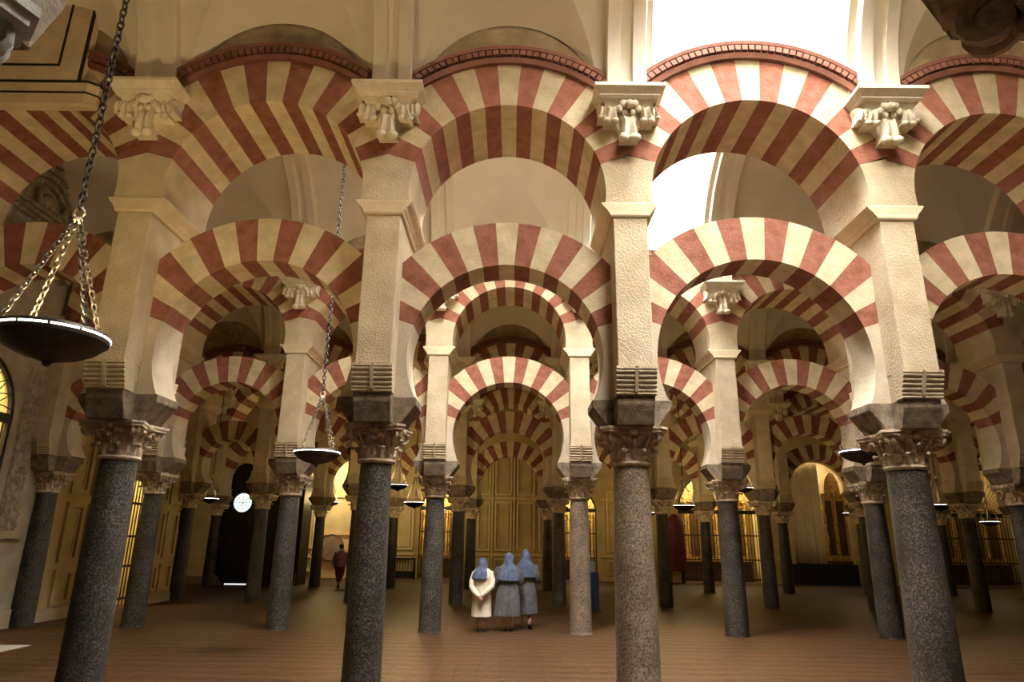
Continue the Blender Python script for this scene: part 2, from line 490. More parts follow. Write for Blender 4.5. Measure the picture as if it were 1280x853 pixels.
def lower_arch(j, x0, x1, label):
    span = x1 - x0; xm = (x0 + x1) / 2; y = ROW[j]
    Ri = lower_r(span); z0 = Z_IMP
    t = thing('horseshoe_arch', label, 'arch', (xm, y, Z_IMP), 0, 'lower horseshoe arches')
    bm = nb(); lim = span / 2 - .205
    arch_ring(bm, 0, ZC_LOW, Ri, Ri + .59, -.26, .26, A_LOW, n_vous(span), -lim, lim, z0)
    obj('voussoir_ring', bm, ['red', 'cream'], t)
    ab = math.asin((Z_IMP - ZC_LOW) / Ri)
    for s in (-1, 1):
        bm = nb(); rows = []
        for k in range(11):
            a = A_LOW + (ab - A_LOW) * k / 10
            zi = ZC_LOW + Ri * sin(a) - z0; xi = s * Ri * cos(a)
            zo = ZC_LOW + lim * math.tan(A_LOW) - z0 if k == 0 else zi
            xo = s * lim
            rows.append([(xi, -.26, zi), (xo, -.26, zo), (xo, .26, zo), (xi, .26, zi)])
        loft(bm, rows); bmesh.ops.recalc_face_normals(bm, faces=bm.faces[:])
        obj('springer', bm, 'springer', t, 30)
    return t

def upper_arch(j, x0, x1, label):
    span = x1 - x0; xm = (x0 + x1) / 2; y = ROW[j]; z0 = Z_CT
    Ri = upper_r(span)
    t = thing('round_arch', label, 'arch', (xm, y, Z_CT), 0, 'upper round arches')
    bm = nb(); arch_ring(bm, 0, ZC_UP, Ri, Ri + .63, -H, H, A_UP, n_vous(span), -span / 2, span / 2, z0)
    obj('voussoir_ring', bm, ['red', 'cream'], t)
    # moulded archivolt with a run of small dark notches
    bm = nb(); Re = Ri + .63; amax = math.acos(min(.98, (span / 2 - .12) / (Re + .2)))
    ns = 40
    prof = [(Re - .005, -H + .02), (Re - .005, -H - .05), (Re + .06, -H - .075), (Re + .085, -H - .045), (Re + .165, -H - .05), (Re + .175, -H - .10), (Re + .22, -H - .11), (Re + .23, -H + .02)]
    rows = []
    for k in range(ns + 1):
        a = amax + (pi - 2 * amax) * k / ns
        rows.append([(r * cos(a), yy, ZC_UP + r * sin(a) - z0) for r, yy in prof])
    loft(bm, rows)
    nd = int((pi - 2 * amax) * (Re + .1) / .088)
    for k in range(nd):
        a = amax + (pi - 2 * amax) * (k + .5) / nd
        w = .029
        for sgn in (1,):
            c = Vector((cos(a), 0, sin(a))); tt = Vector((-sin(a), 0, cos(a)))
            pts = []
            for yy in (-H - .098, -H - .03):
                for r, ww in ((Re + .088, w * 1.2), (Re + .163, w * 1.3)):
                    for u in (-ww, ww):
                        p = c * r + tt * u; pts.append((p.x, yy, ZC_UP + p.z - z0))
            vs = [bm.verts.new(p) for p in pts]
            for q in ((0, 1, 3, 2), (0, 4, 5, 1), (1, 5, 7, 3), (3, 7, 6, 2), (2, 6, 4, 0)): bm.faces.new([vs[i] for i in q])
    bmesh.ops.recalc_face_normals(bm, faces=bm.faces[:])
    obj('archivolt', bm, 'molding', t)
    return t

# ------------------------------------------------------------------ arcades
def arcade(j):
    cols = ROWCOLS[j]; y = ROW[j]
    xs = [colx(j, i) for i in cols]
    wall_end = j in (2, 3)
    for k, i in enumerate(cols):
        x = xs[k]
        where = PLACE[(j, i)]
        column(j, x, y, i, 'STONE column, ' + where)
        sl = (x - xs[k - 1]) if k else ((x - (-8.3)) if wall_end else None)
        sr = (xs[k + 1] - x) if k < len(xs) - 1 else None
        t = thing('arcade_pier', 'plaster pier over the ' + where, 'pier', (x, y, Z_IMP), 0, 'piers above the columns')
        inst('pier_shaft', ME_PIER, t); inst('roll_corbel', ME_ROLL, t); inst('roll_corbel', ME_ROLLB, t)
        inst('cornice', ME_CORN, t)
        obj('springer', springer_mesh(sl, sr), 'plaster', t, 30)
        b = inst('bracket', ME_BRK, t, (0, -H + .0, Z_BR1 - Z_IMP)); inst('abacus', ME_ABA, b)
    prs = list(zip(xs, xs[1:])); names = [(cols[k], cols[k + 1]) for k in range(len(prs))]
    for (a, b), (ia, ib) in zip(prs, names):
        w = BETWEEN[(j, ia)]
        lower_arch(j, a, b, 'lower red and cream arch ' + w)
        upper_arch(j, a, b, 'upper red and cream arch ' + w)
    if wall_end:
        # half bay against the wall: an engaged column, then a narrower pair of arches
        xe = -8.3
        side = 'second' if j == 2 else 'third'
        column(j, xe, y, 99, 'STONE engaged column against the side wall, ending the %s row' % side, mat='gran_dark')
        lower_arch(j, xe, xs[0], 'narrow lower striped arch meeting the side wall, %s row back' % side)
        upper_arch(j, xe, xs[0], 'narrow upper striped arch meeting the side wall, %s row back' % side)
        t = thing('arcade_pier', 'plaster pier against the side wall, over the engaged column of the %s row' % side, 'pier', (xe, y, Z_IMP), 0, 'piers above the columns')
        inst('pier_shaft', ME_PIER, t); inst('roll_corbel', ME_ROLL, t); inst('cornice', ME_CORN, t)
        obj('springer', springer_mesh(None, xs[0] - xe), 'plaster', t, 30)
    # stone filling above the upper arches
    bm = nb(); full = ([-8.3] if wall_end else []) + xs
    for a, b in zip(full, full[1:]):
        xm = (a + b) / 2; Re = upper_r(b - a) + .62
        rows = []
        for k in range(41):
            x = a + (b - a) * k / 40; dx = x - xm
            z = ZC_UP + (sqrt(max(0, Re * Re - dx * dx)))
            rows.append([(x, y - .60, z), (x, y - .60, 8.85), (x, y + .60, 8.85), (x, y + .60, z)])
        loft(bm, rows)
    bmesh.ops.recalc_face_normals(bm, faces=bm.faces[:])
    obj('wall_lunette', bm, 'stone', kind='structure')

# words that single each column and bay out
def visible_words():
    P, B = {}, {}
    rowvis = {1: [2, 3, 4, 5], 2: [1, 2, 3, 4, 5, 6, 7], 3: [1, 2, 3, 4, 5, 6, 7, 8, 9], 4: [0, 1, 2, 3, 4, 5, 6, 7, 8, 9, 10]}
    for j in (1, 2, 3, 4):
        for i in ROWCOLS[j]:
            if i in rowvis[j]:
                k = rowvis[j].index(i)
                P[(j, i)] = '%s from the big lamp end, %s' % (ORD[k], ROWN[j]) if k < 10 else 'last at the far end, ' + ROWN[j]
            else:
                P[(j, i)] = ('before' if i < 3 else 'beyond') + ' the ones in view, ' + ROWN[j]
            B[(j, i)] = None
        for k, (a, b) in enumerate(zip(ROWCOLS[j], ROWCOLS[j][1:])):
            B[(j, a)] = '%s bay from the big lamp end, %s' % (ORD[k] if k < 10 else 'last', ROWN[j])
    return P, B
PLACE, BETWEEN = visible_words()
for j in (1, 2, 3, 4): arcade(j)

# the pair of columns flanking the camera: only their capitals and impost blocks reach into the frame
column(0, .03, 1.16, 50, 'STONE column whose pale capital tip enters the top corner beside the panelled loft', mat='gran_dark', cap=ME_CAPW)
column(0, 3.04, 1.08, 51, 'STONE column whose dark capital tip enters the top corner away from the lamp', mat='gran_dark')

# ------------------------------------------------------------------ vaults
def vault(j, xs, shafts=()):
    """barrel vault along x with a pointed lunette cut in over every bay on both sides, ribs between the bays"""
    ya, yb = ROW[j] + H, ROW[j + 1] - H
    r = (yb - ya) / 2; yc = (ya + yb) / 2
    bm = nb(); xx = []
    for a, b in zip(xs, xs[1:]):
        m = (a + b) / 2; hb = (b - a) / 2; w = hb - .36
        for l in [-hb, -hb + .18] + [w * sin(pi / 2 * (k / 13 - 1)) for k in range(27)] + [hb - .18]: xx.append((m + l, l, w))
    xx.append((xs[-1], hb, w))
    NL, NB = 6, 30
    zbar = lambda d: Z_BR1 + sqrt(max(0, r * r - (r - d) ** 2))
    def gone(c):
        for sh in shafts:
            if sh[0] < c.x < sh[1] and ((sh[4] == 'b' and c.y > yb - SD) or (sh[4] == 'a' and c.y < ya + SD)): return True
    A, Bv, L2 = [], [], []
    for x, l, w in xx:
        u = min(1, abs(l) / w); ds = 1.12 * (1 - u) ** .95
        zw = Z_BR1 + 1.19 * sqrt(max(0, 1 - u * u))
        ca, cb = [], []
        for k in range(NL + 1):
            t = k / NL; z = zw + (zbar(ds) - zw) * t ** .9
            ca.append(bm.verts.new((x, ya + ds * t, z))); cb.append(bm.verts.new((x, yb - ds * t, z)))
        A.append((ca, ds)); L2.append((cb, ds))
        f0 = math.acos(1 - ds / r)
        Bv.append([bm.verts.new((x, yc - r * cos(f0 + (pi - 2 * f0) * k / NB), Z_BR1 + r * sin(f0 + (pi - 2 * f0) * k / NB))) for k in range(NB + 1)])
    def strip(p, q):
        for k in range(len(p) - 1):
            f = [p[k], q[k], q[k + 1], p[k + 1]]
            if not gone(sum((v.co for v in f), Vector()) / 4):
                try: bm.faces.new(f)
                except ValueError: pass
    for G in (A, L2):
        for (p, d0), (q, d1) in zip(G, G[1:]):
            if d0 > 1e-6 or d1 > 1e-6: strip(p, q)
    for p, q in zip(Bv, Bv[1:]): strip(p, q)
    bm.verts.ensure_lookup_table()
    bmesh.ops.delete(bm, geom=[v for v in bm.verts if not v.link_faces], context='VERTS')
    bmesh.ops.dissolve_degenerate(bm, dist=1e-5, edges=bm.edges[:])
    obj('ceiling', bm, 'vault', None, 24, kind='structure')
    for x in xs[1:-1]:
        NP = 48; bm = nb(); rows = []
        for p in range(NP + 1):
            ph = pi * p / NP
            rows.append([(x + u, yc - (r - n) * cos(ph), Z_BR1 + (r - n) * sin(ph)) for u, n in ((-.26, -.05), (-.26, .13), (-.245, .15), (-.085, .15), (-.07, .09), (.07, .09), (.085, .15), (.245, .15), (.26, .13), (.26, -.05))])
        loft(bm, rows); bmesh.ops.recalc_face_normals(bm, faces=bm.faces[:])
        for ff in (ya, yb):
            sg = 1 if ff == ya else -1
            box(bm, x - .275, x + .275, min(ff, ff + sg * .17), max(ff, ff + sg * .17), Z_BR1, Z_BR1 + .07)
        obj('trim_rib', bm, 'vault', None, 25, kind='structure')
    for xa, xc, c0, c1, side, pane in shafts:
        # glazed daylight shaft between two ribs; side 'a' ones are unseen, added as fill
        zt = 11.3; sg = -1 if side == 'b' else 1; yf = yb if side == 'b' else ya
        bm = nb()
        for x in (xa, xc):
            loft(bm, [[(x, yf + sg * SD * k / 24, zbar(SD * k / 24) - .03), (x, yf + sg * SD * k / 24, zt)] for k in range(25)], 0, False, False)
        z1 = zbar(SD); ye = yf + sg * SD
        bm.faces.new([bm.verts.new(p) for p in ((xa, ye, z1 - .03), (xc, ye, z1 - .03), (xc, ye, zt), (xa, ye, zt))])
        xm = (c0 + c1) / 2; Re = upper_r(c1 - c0) + .80
        rows = []
        for k in range(31):
            x = xa + (xc - xa) * k / 30
            rows.append([(x, yf + sg * .012, ZC_UP + sqrt(max(.01, Re * Re - (x - xm) ** 2)) if side == 'b' else Z_BR1), (x, yf + sg * .012, zt)])
        loft(bm, rows, 0, False, False)
        obj('wall_skylight_or_fill', bm, 'vault', kind='structure')
        bm = nb(); box(bm, xa, xc, min(yf, ye), max(yf, ye), zt, zt + .03)
        obj('window_skylight_or_fill', bm, pane, kind='structure')

SD = 2.3
XB = COLX
vault(0, [-9.1] + [colx(1, i) for i in range(1, 7)] + [12.42, 15.55], shafts=[(3.06 + .36, 6.36 - .36, 3.06, 6.36, 'b', 'sky'), (3.4, 5.9, 3.06, 6.36, 'a', 'fill_soft')])  # second shaft is invented, brightens the front row's upper faces
vault(1, [-9.1] + COLX[1:9], shafts=[(3.06 + .36, 6.22 - .36, 3.06, 6.22, 'b', 'sky'), (.36, 3.06 - .36, 0, 3.06, 'a', 'fill_mid')])  # second shaft is invented too, brightens the row behind
vault(2, [-9.1] + COLX[1:11])
vault(3, [-15.4] + XB + [28.0])
vault(4, [-15.4] + XB + [28.0])

# ------------------------------------------------------------------ shell
bm = nb(); box(bm, -17, 31, -4, 36.5, -.3, 0); obj('floor', bm, 'floor', kind='structure')

class Wall:
    """maps (u along the wall, n out of the wall into the room, z)"""
    def __init__(s, o, du, dn): s.o, s.du, s.dn = Vector(o), Vector(du), Vector(dn)
    def P(s, u, n, z): return s.o + s.du * u + s.dn * n + Vector((0, 0, z))
BACK = Wall((0, Y_BACK, 0), (1, 0, 0), (0, -1, 0))
LEFT = Wall((X_WALL, 0, 0), (0, 1, 0), (1, 0, 0))

def wbox(bm, W, u0, u1, n0, n1, z0, z1, mi=0):
    vs = [bm.verts.new(W.P(u, n, z)) for z in (z0, z1) for n in (n0, n1) for u in (u0, u1)]
    fs = [bm.faces.new([vs[i] for i in q]) for q in ((0, 2, 3, 1), (4, 5, 7, 6), (0, 1, 5, 4), (2, 6, 7, 3), (0, 4, 6, 2), (1, 3, 7, 5))]
    for f in fs: f.material_index = mi
    bmesh.ops.recalc_face_normals(bm, faces=fs)

def wall_open(name, W, u0, u1, z1, ops, mat, th=.35):
    """wall of thickness th with arched openings (centre, half width, sill, springing)"""
    bm = nb(); cur = u0
    for c, r, z0, zs in sorted(ops):
        wbox(bm, W, cur, c - r, -th, 0, 0, z1)
        if z0 > 0: wbox(bm, W, c - r, c + r, -th, 0, 0, z0)
        rows = []
        for k in range(25):
            a = pi - pi * k / 24
            u, z = c + r * cos(a), zs + r * sin(a)
            rows.append([W.P(u, 0, z), W.P(u, 0, z1), W.P(u, -th, z1), W.P(u, -th, z)])
        loft(bm, rows); cur = c + r
    wbox(bm, W, cur, u1, -th, 0, 0, z1)
    bmesh.ops.recalc_face_normals(bm, faces=bm.faces[:])
    return obj(name, bm, mat, kind='structure')

OPS_B = [(-2.05, .92, 0, 3.30), (4.88, .95, 0, 3.35), (11.9, 2.0, 0, 3.35), (17.0, 1.45, 0, 4.45), (25.0, 2.3, 0, 3.4)]
wall_open('wall_back', BACK, -17, 31, 10.2, OPS_B, 'ochre')
OPS_L = [(12.25, 1.18, 0, 4.05), (18.3, .88, .0, 3.45)]
wall_open('wall_left', LEFT, -4, 21.9, 10.2, OPS_L, 'grey_wall', .2)
bm = nb(); box(bm, -17, X_WALL - .35, 21.5, 21.9, 0, 10.2); obj('wall_left_return', bm, 'grey_wall', kind='structure')
bm = nb(); box(bm, -17, -16.6, 21.9, 35, 0, 10.2); obj('wall_left_far', bm, 'grey_wall', kind='structure')
bm = nb(); box(bm, 29, 29.4, -4, 35, 0, 10.2); obj('wall_right', bm, 'ochre', kind='structure')

# recessed chapels behind the openings
def recess(W, c, r, depth, zt, mat, zfloor=0):
    bm = nb()
    wbox(bm, W, c - r - .3, c + r + .3, -depth - .1, -depth, 0, zt)
    wbox(bm, W, c - r - .4, c - r - .3, -depth - .1, -.35, 0, zt)
    wbox(bm, W, c + r + .3, c + r + .4, -depth - .1, -.35, 0, zt)
    wbox(bm, W, c - r - .4, c + r + .4, -depth - .1, -.35, zt, zt + .1)
    obj('wall_chapel', bm, mat, kind='structure')
for c, r, z0, zs in OPS_B: recess(BACK, c, r, 1.9, zs + r + .5, 'ochre')
for c, r, z0, zs in OPS_L: recess(LEFT, c, r, 1.9, zs + r + .5, 'ochre')
bm = nb(); box(bm, -17, 31, 36, 36.8, -.3, -.001); obj('floor_chapel', bm, 'floor', kind='structure')

def frames(name, W, rects, mat, w=.10, n=.10):
    bm = nb()
    for u0, u1, z0, z1 in rects:
        for a in ((u0, u1, z0, z0 + w), (u0, u1, z1 - w, z1), (u0, u0 + w, z0 + w, z1 - w), (u1 - w, u1, z0 + w, z1 - w)):
            wbox(bm, W, a[0], a[1], 0, n, a[2], a[3])
        if u1 - u0 > .5 and z1 - z0 > .6:
            q = .16
            for a in ((u0 + q, u1 - q, z0 + q, z0 + q + .04), (u0 + q, u1 - q, z1 - q - .04, z1 - q), (u0 + q, u0 + q + .04, z0 + q + .04, z1 - q - .04), (u1 - q - .04, u1 - q, z0 + q + .04, z1 - q - .04)):
                wbox(bm, W, a[0], a[1], 0, n * .5, a[2], a[3])
    return obj(name, bm, mat, kind='structure')
def rails(name, W, spans, mat):
    bm = nb()
    for u0, u1, z0, z1, n in spans: wbox(bm, W, u0, u1, 0, n, z0, z1)
    return obj(name, bm, mat, kind='structure')

rc = []
for a, b in ((-.95, -.25), (-.1, .55), (.75, 1.62), (1.85, 2.75), (2.95, 3.6)):
    rc += [(a, b, 1.35, 3.72), (a, b, 4.02, 6.0), (a, b, .28, 1.02)]
for a, b in ((6.3, 7.15), (7.3, 8.6), (-5.9, -4.75), (-4.5, -3.25), (-8.6, -8.1)):
    rc += [(a, b, 1.35, 4.3), (a, b, .28, 1.02)]
frames('trim_panels', BACK, rc, 'ochre_trim')
sp = []
for a, b in ((-8.2, -3.15), (-.95, 3.75), (6.0, 9.6), (14.2, 15.4), (18.6, 22.5)):
    sp += [(a, b, 0, .2, .07), (a, b, 1.1, 1.22, .09), (a, b, 3.82, 3.93, .08)]
rails('trim_rails', BACK, sp, 'ochre_trim')
# pilaster strips and arch surround on the back wall
bm = nb()
for u in (.64, 1.72): wbox(bm, BACK, u - .05, u + .05, 0, .11, .2, 6.3)
obj('trim_pilasters', bm, 'ochre_trim', kind='structure')

# side wall: panels, pedestals and carved pilaster
rc = []
for a, b in ((15.6, 16.25), (16.4, 17.2), (19.4, 20.1), (20.2, 20.9)):
    rc += [(a, b, 1.2, 2.5), (a, b, .3, 1.05), (a, b, 2.7, 4.6)]
frames('trim_side_panels', LEFT, rc, 'ochre', .10, .09)
rails('trim_side_wainscot', LEFT, [(15.05, 17.36, 0, 5.4, .03), (19.24, 21.7, 0, 5.4, .03), (17.36, 19.24, 4.5, 5.4, .03)], 'ochre')
rails('trim_side_plinth', LEFT, [(13.4, 14.35, 0, .35, .16), (13.45, 14.3, .35, .45, .12), (13.42, 14.33, 1.70, 1.76, .10), (15.0, 17.3, 0, .25, .08), (19.3, 21.8, 0, .25, .08), (10.0, 10.95, 0, .35, .16)], 'grey_wall')

def relief_panel(name, W, u0, u1, z0, z1, label, deep=.07, nu=14, nz=60, kind='thing'):
    """stucco strip carved with scrolling foliage, really raised"""
    bm = nb(); rows = []
    for i in range(nz + 1):
        z = z0 + (z1 - z0) * i / nz; row = []
        for k in range(nu + 1):
            u = u0 + (u1 - u0) * k / nu; s = (k / nu - .5) * 2
            edge = 1 if 0 < k < nu and 0 < i < nz else 0
            ph = (z - z0) * 9
            v = .5 + .5 * sin(ph + 2.2 * s * sin(ph * .5)) * cos(5 * s + sin(ph * 1.3) * 2)
            row.append(W.P(u, .02 + deep * edge * v, z))
        rows.append(row)
    loft(bm, rows, 0, False, False); bmesh.ops.recalc_face_normals(bm, faces=bm.faces[:])
    o = obj(name, bm, 'relief', smooth=40)
    return tag(o, label, 'carving')
relief_panel('carved_pilaster_strip', LEFT, 13.62, 14.12, 1.85, 5.1, 'tall grey stucco strip of carved foliage beside the grille under the big lamp')

# carved tympanum high on the side wall, seen through the upper arch
t = thing('carved_tympanum', 'weathered grey carved stucco tympanum and cornice high behind the hanging chain', 'carving', (X_WALL, 12.9, 7.3))
bm = nb()
for k, (r0, r1, n) in enumerate(((1.25, 1.12, .20), (1.08, .96, .16), (.92, .80, .13), (.74, .64, .10))):
    rows = []
    for i in range(33):
        a = pi * i / 32
        rows.append([(.0, r1 * cos(a), 1.0 + r1 * sin(a)), (n, r1 * cos(a), 1.0 + r1 * sin(a)), (n, r0 * cos(a), 1.0 + r0 * sin(a)), (0, r0 * cos(a), 1.0 + r0 * sin(a))])
    loft(bm, rows)
bmesh.ops.recalc_face_normals(bm, faces=bm.faces[:]); obj('arch_mouldings', bm, 'relief', t, 40)
bm = nb(); prism(bm, [(0, .78), (.30, .98), (.30, 1.04), (.22, 1.06), (0, 1.06)], -2.0, 1.5, 'y') if False else None
for z0, z1, n in ((.76, .84, .12), (.84, .92, .2), (.92, 1.0, .28)): box(bm, 0, n, -2.0, 1.5, z0, z1)
obj('cornice', bm, 'relief', t)
bm = nb(); rows = []
for i in range(25):
    z = -.15 + .9 * i / 24; row = []
    for k in range(61):
        y = -2.0 + 3.4 * k / 60
        row.append((.03 + .09 * (.5 + .5 * sin(y * 13 + 2 * sin(z * 9)) * cos(z * 15 + sin(y * 6))), y, z))
    rows.append(row)
loft(bm, rows, 0, False, False); bmesh.ops.recalc_face_normals(bm, faces=bm.faces[:]); obj('foliage_frieze', bm, 'relief', t, 40)
bm = nb(); ball(bm, (.06, .1, 1.25), .26, 14, 0, (.5, 1, 1))
for s in (-1, 1):
    tube(bm, [(.1, .1 + s * .2, 1.1), (.14, .1 + s * .42, 1.2), (.12, .1 + s * .45, 1.42), (.1, .1 + s * .3, 1.5)], [.07, .08, .06, .03], 8)
obj('cartouche', bm, 'relief', t, 60)

# panelled loft with black lines, top corner
t = thing('panelled_loft', 'cream plaster loft with black outline bands hung before the striped arch, top corner', 'loft', (-3.83, 7.545, 7.075))
x0 = -2.05
bm = nb(); rings = []
for z, e in ((0, -.05), (.02, -.012), (.15, -.005), (.19, .0), (.32, 0), (.35, -.03), (.36, -.05)):
    rings.append([(x0, -.15 - e, z), (-.11 + e, -.15 - e, z), (e, -.06, z), (e, 0, z), (x0, 0, z)])
loft(bm, rings); bmesh.ops.recalc_face_normals(bm, faces=bm.faces[:]); obj('base_moulding', bm, 'cornice', t)
bm = nb(); box(bm, x0, -.235, -.14, 0, .36, 1.75); obj('panel_body', bm, 'cornice', t)
bm = nb(); box(bm, x0, -.53, -.148, -.14, .585, .615); box(bm, -.56, -.53, -.148, -.14, .615, 1.75); obj('inner_line', bm, 'blackline', t)
bm = nb(); box(bm, -.26, -.232, -.146, -.11, .36, 1.75); obj('corner_line', bm, 'blackline', t)
bm = nb()
for z in (.165, .335):
    prism(bm, [(x0, -.153), (-.108, -.153), (.004, -.062), (.004, 0), (x0, 0)], z, z + .024, 'z')
obj('moulding_line', bm, 'blackline', t)

# ------------------------------------------------------------------ grilles, altarpieces and other fittings along the walls
def grille(W, c, r, zs, label, ztr=3.35, nb_=None, rails_=(.15, 1.05, 2.2), n=-.06, tym=True, barmat='iron', z0=.05):
    t = thing('iron_grille', label, 'grille', W.P(c, n, 0))
    o = W.P(c, n, 0)
    class L(Wall): pass
    Wl = Wall((0, 0, 0), W.du, W.dn)
    nb_ = nb_ or max(8, int(2 * r / .14))
    bm = nb()
    for k in range(1, nb_):
        u = -r + 2 * r * k / nb_
        tube(bm, [Wl.P(u, 0, z0), Wl.P(u, 0, ztr)], .019, 5)
        for zz in (.62, 1.6, 2.8):
            ball(bm, Wl.P(u, 0, zz), .024, 5, 0, (1, 1, 1.6))
    obj('bars', bm, barmat, t)
    bm = nb()
    for z in rails_: wbox(bm, Wl, -r, r, -.03, .03, z, z + .06)
    obj('crossbars', bm, barmat, t)
    bm = nb()
    wbox(bm, Wl, -r, r, -.05, .05, ztr - .09, ztr + .09)
    wbox(bm, Wl, -r, -r + .06, -.04, .04, 0, ztr); wbox(bm, Wl, r - .06, r, -.04, .04, 0, ztr)
    obj('frame', bm, barmat, t)
    if tym:
        bm = nb(); rows = []
        for k in range(33):
            a = pi * k / 32; row = []
            for q, nn in ((r - .07, -.04), (r - .07, .04), (r, .04), (r, -.04)): row.append(Wl.P(q * cos(a), nn, zs + q * sin(a)))
            rows.append(row)
        loft(bm, rows)
        ns = max(9, int(r * 11))
        for k in range(1, ns):
            a = pi * k / ns
            tube(bm, [Wl.P(.16 * r * cos(a), 0, zs + .16 * r * sin(a)), Wl.P(.62 * r * cos(a), 0, zs + .62 * r * sin(a))], .013, 5)
            for s in (-1, 1):
                a2 = a + s * pi / ns * .5
                tube(bm, [Wl.P(.62 * r * cos(a), 0, zs + .62 * r * sin(a)), Wl.P(.82 * r * cos(a + s * pi / ns * .3), 0, zs + .82 * r * sin(a + s * pi / ns * .3)), Wl.P((r - .05) * cos(a2), 0, zs + (r - .05) * sin(a2))], .012, 5)
        pts = [Wl.P(.16 * r * cos(pi * k / 12), 0, zs + .16 * r * sin(pi * k / 12)) for k in range(13)]
        tube(bm, pts, .02, 6)
        if zs > ztr + .05:
            for k in range(1, nb_):
                u = -r + 2 * r * k / nb_
                tube(bm, [Wl.P(u, 0, ztr), Wl.P(u, 0, zs)], .012, 5)
            wbox(bm, Wl, -r, r, -.03, .03, zs - .03, zs + .03)
        obj('fan_light', bm, barmat, t)
    return t
grille(BACK, -2.05, .92, 3.30, 'narrow lit chapel grille behind the columns beside the white-clad woman')
grille(BACK, 4.88, .95, 3.35, 'narrow lit chapel grille beside the blue stand')
grille(BACK, 11.9, 2.0, 3.35, 'wide lit chapel grille beside the maroon draped stand', nb_=26)
grille(BACK, 25.0, 2.3, 3.4, 'wide dim chapel grille at the far end beyond the pale hanging', nb_=30)
grille(LEFT, 12.25, 1.18, 4.05, 'fan-topped window grille glowing yellow under the big lamp', ztr=4.0, rails_=(.9, 2.0, 3.2))
grille(LEFT, 18.3, .88, 3.45, 'tall yellow-lit grille in the side wall between two dark columns', ztr=3.40, rails_=(.2, 1.0, 1.75, 2.6))

def altarpiece(W, c, w, h, n, label, base=.9, bays=3):
    t = thing('altarpiece', label, 'altarpiece', W.P(c, n, 0))
    Wl = Wall((0, 0, 0), W.du, W.dn)
    bm = nb(); wbox(bm, Wl, -w / 2, w / 2, 0, .5, 0, base); wbox(bm, Wl, -w / 2 - .05, w / 2 + .05, 0, .56, base, base + .08); obj('altar_table', bm, 'wood_mid', t)
    bm = nb(); wbox(bm, Wl, -w / 2, w / 2, 0, .12, base + .08, h * .8)
    wbox(bm, Wl, -w / 2 - .06, w / 2 + .06, 0, .22, h * .8, h * .8 + .12)
    rows = []
    for k in range(17):
        a = pi * k / 16; rr = w * .36
        rows.append([Wl.P(rr * cos(a), 0, h * .8 + .12), Wl.P(rr * cos(a), 0, h * .8 + .12 + (h * .2) * sin(a)), Wl.P(rr * cos(a), .12, h * .8 + .12 + (h * .2) * sin(a)), Wl.P(rr * cos(a), .12, h * .8 + .12)])
    loft(bm, rows); bmesh.ops.recalc_face_normals(bm, faces=bm.faces[:])
    obj('retable', bm, 'gold', t)
    bm = nb()
    for k in range(bays + 1):
        u = -w / 2 + w * k / bays; u = max(-w / 2 + .06, min(w / 2 - .06, u))
        pts = [Wl.P(u + .03 * cos(q * 1.5), .2 + .03 * sin(q * 1.5), base + .08 + (h * .8 - base - .08) * q / 14) for q in range(15)]
        tube(bm, pts, .05, 8)
    obj('twisted_colonnettes', bm, 'gold', t, 50)
    for k in range(bays):
        u = -w / 2 + w * (k + .5) / bays
        bm = nb(); wbox(bm, Wl, u - w / bays * .3, u + w / bays * .3, .1, .14, base + .35, h * .8 - .25); obj('niche_picture', bm, 'wood_mid', t)
    return t
altarpiece(BACK, -2.05, 1.9, 4.0, -1.85, 'gilded altarpiece glowing behind the narrow grille beside the white-clad woman')
altarpiece(BACK, 4.88, 1.9, 4.0, -1.85, 'gilded altarpiece glowing behind the narrow grille beside the blue stand')
altarpiece(BACK, 11.9, 3.9, 4.9, -1.85, 'broad gilded altarpiece behind the wide grille beside the maroon stand', bays=5)
altarpiece(BACK, 25.0, 4.0, 4.6, -1.85, 'dim gilded altarpiece behind the grille at the far end', bays=5)
altarpiece(BACK, 18.0, 1.15, 5.3, -.75, 'narrow dark carved retable beside the pale hanging cloth', base=1.0, bays=2)

# pale hanging in the arched chapel, navy boards in front
t = thing('hanging_cloth', 'tall pale cream hanging with soft folds in the arched chapel, above navy boards', 'hanging', BACK.P(16.45, -.55, .95))
bm = nb(); rows = []
for k in range(49):
    u = -1.0 + 1.85 * k / 48
    nn = .03 * sin(u * 9) + .02 * sin(u * 23) + (.05 if -.35 < u < -.25 else 0)
    zt = sqrt(max(.01, 1.45 ** 2 - (u - .55 + 0) ** 2)) + 3.5
    rows.append([(u, -nn, z * zt) for z in (0, .25, .5, .75, .9, 1.0)])
loft(bm, rows, 0, False, False); o_ = obj('cloth', bm, 'linen', t, 60)
sm = o_.modifiers.new('thickness', 'SOLIDIFY'); sm.thickness = .02
bm = nb(); box(bm, -1.05, .9, -.05, .05, -.06, 0.0); obj('hem_rail', bm, 'wood_dark', t)
o_ = nb(); wbox(o_, BACK, 15.3, 17.35, .02, .12, 0, .93); wbox(o_, BACK, 17.4, 18.5, .02, .12, 0, .93)
tag(obj('navy_board', o_, 'navy'), 'low navy boards below the pale hanging cloth', 'board')

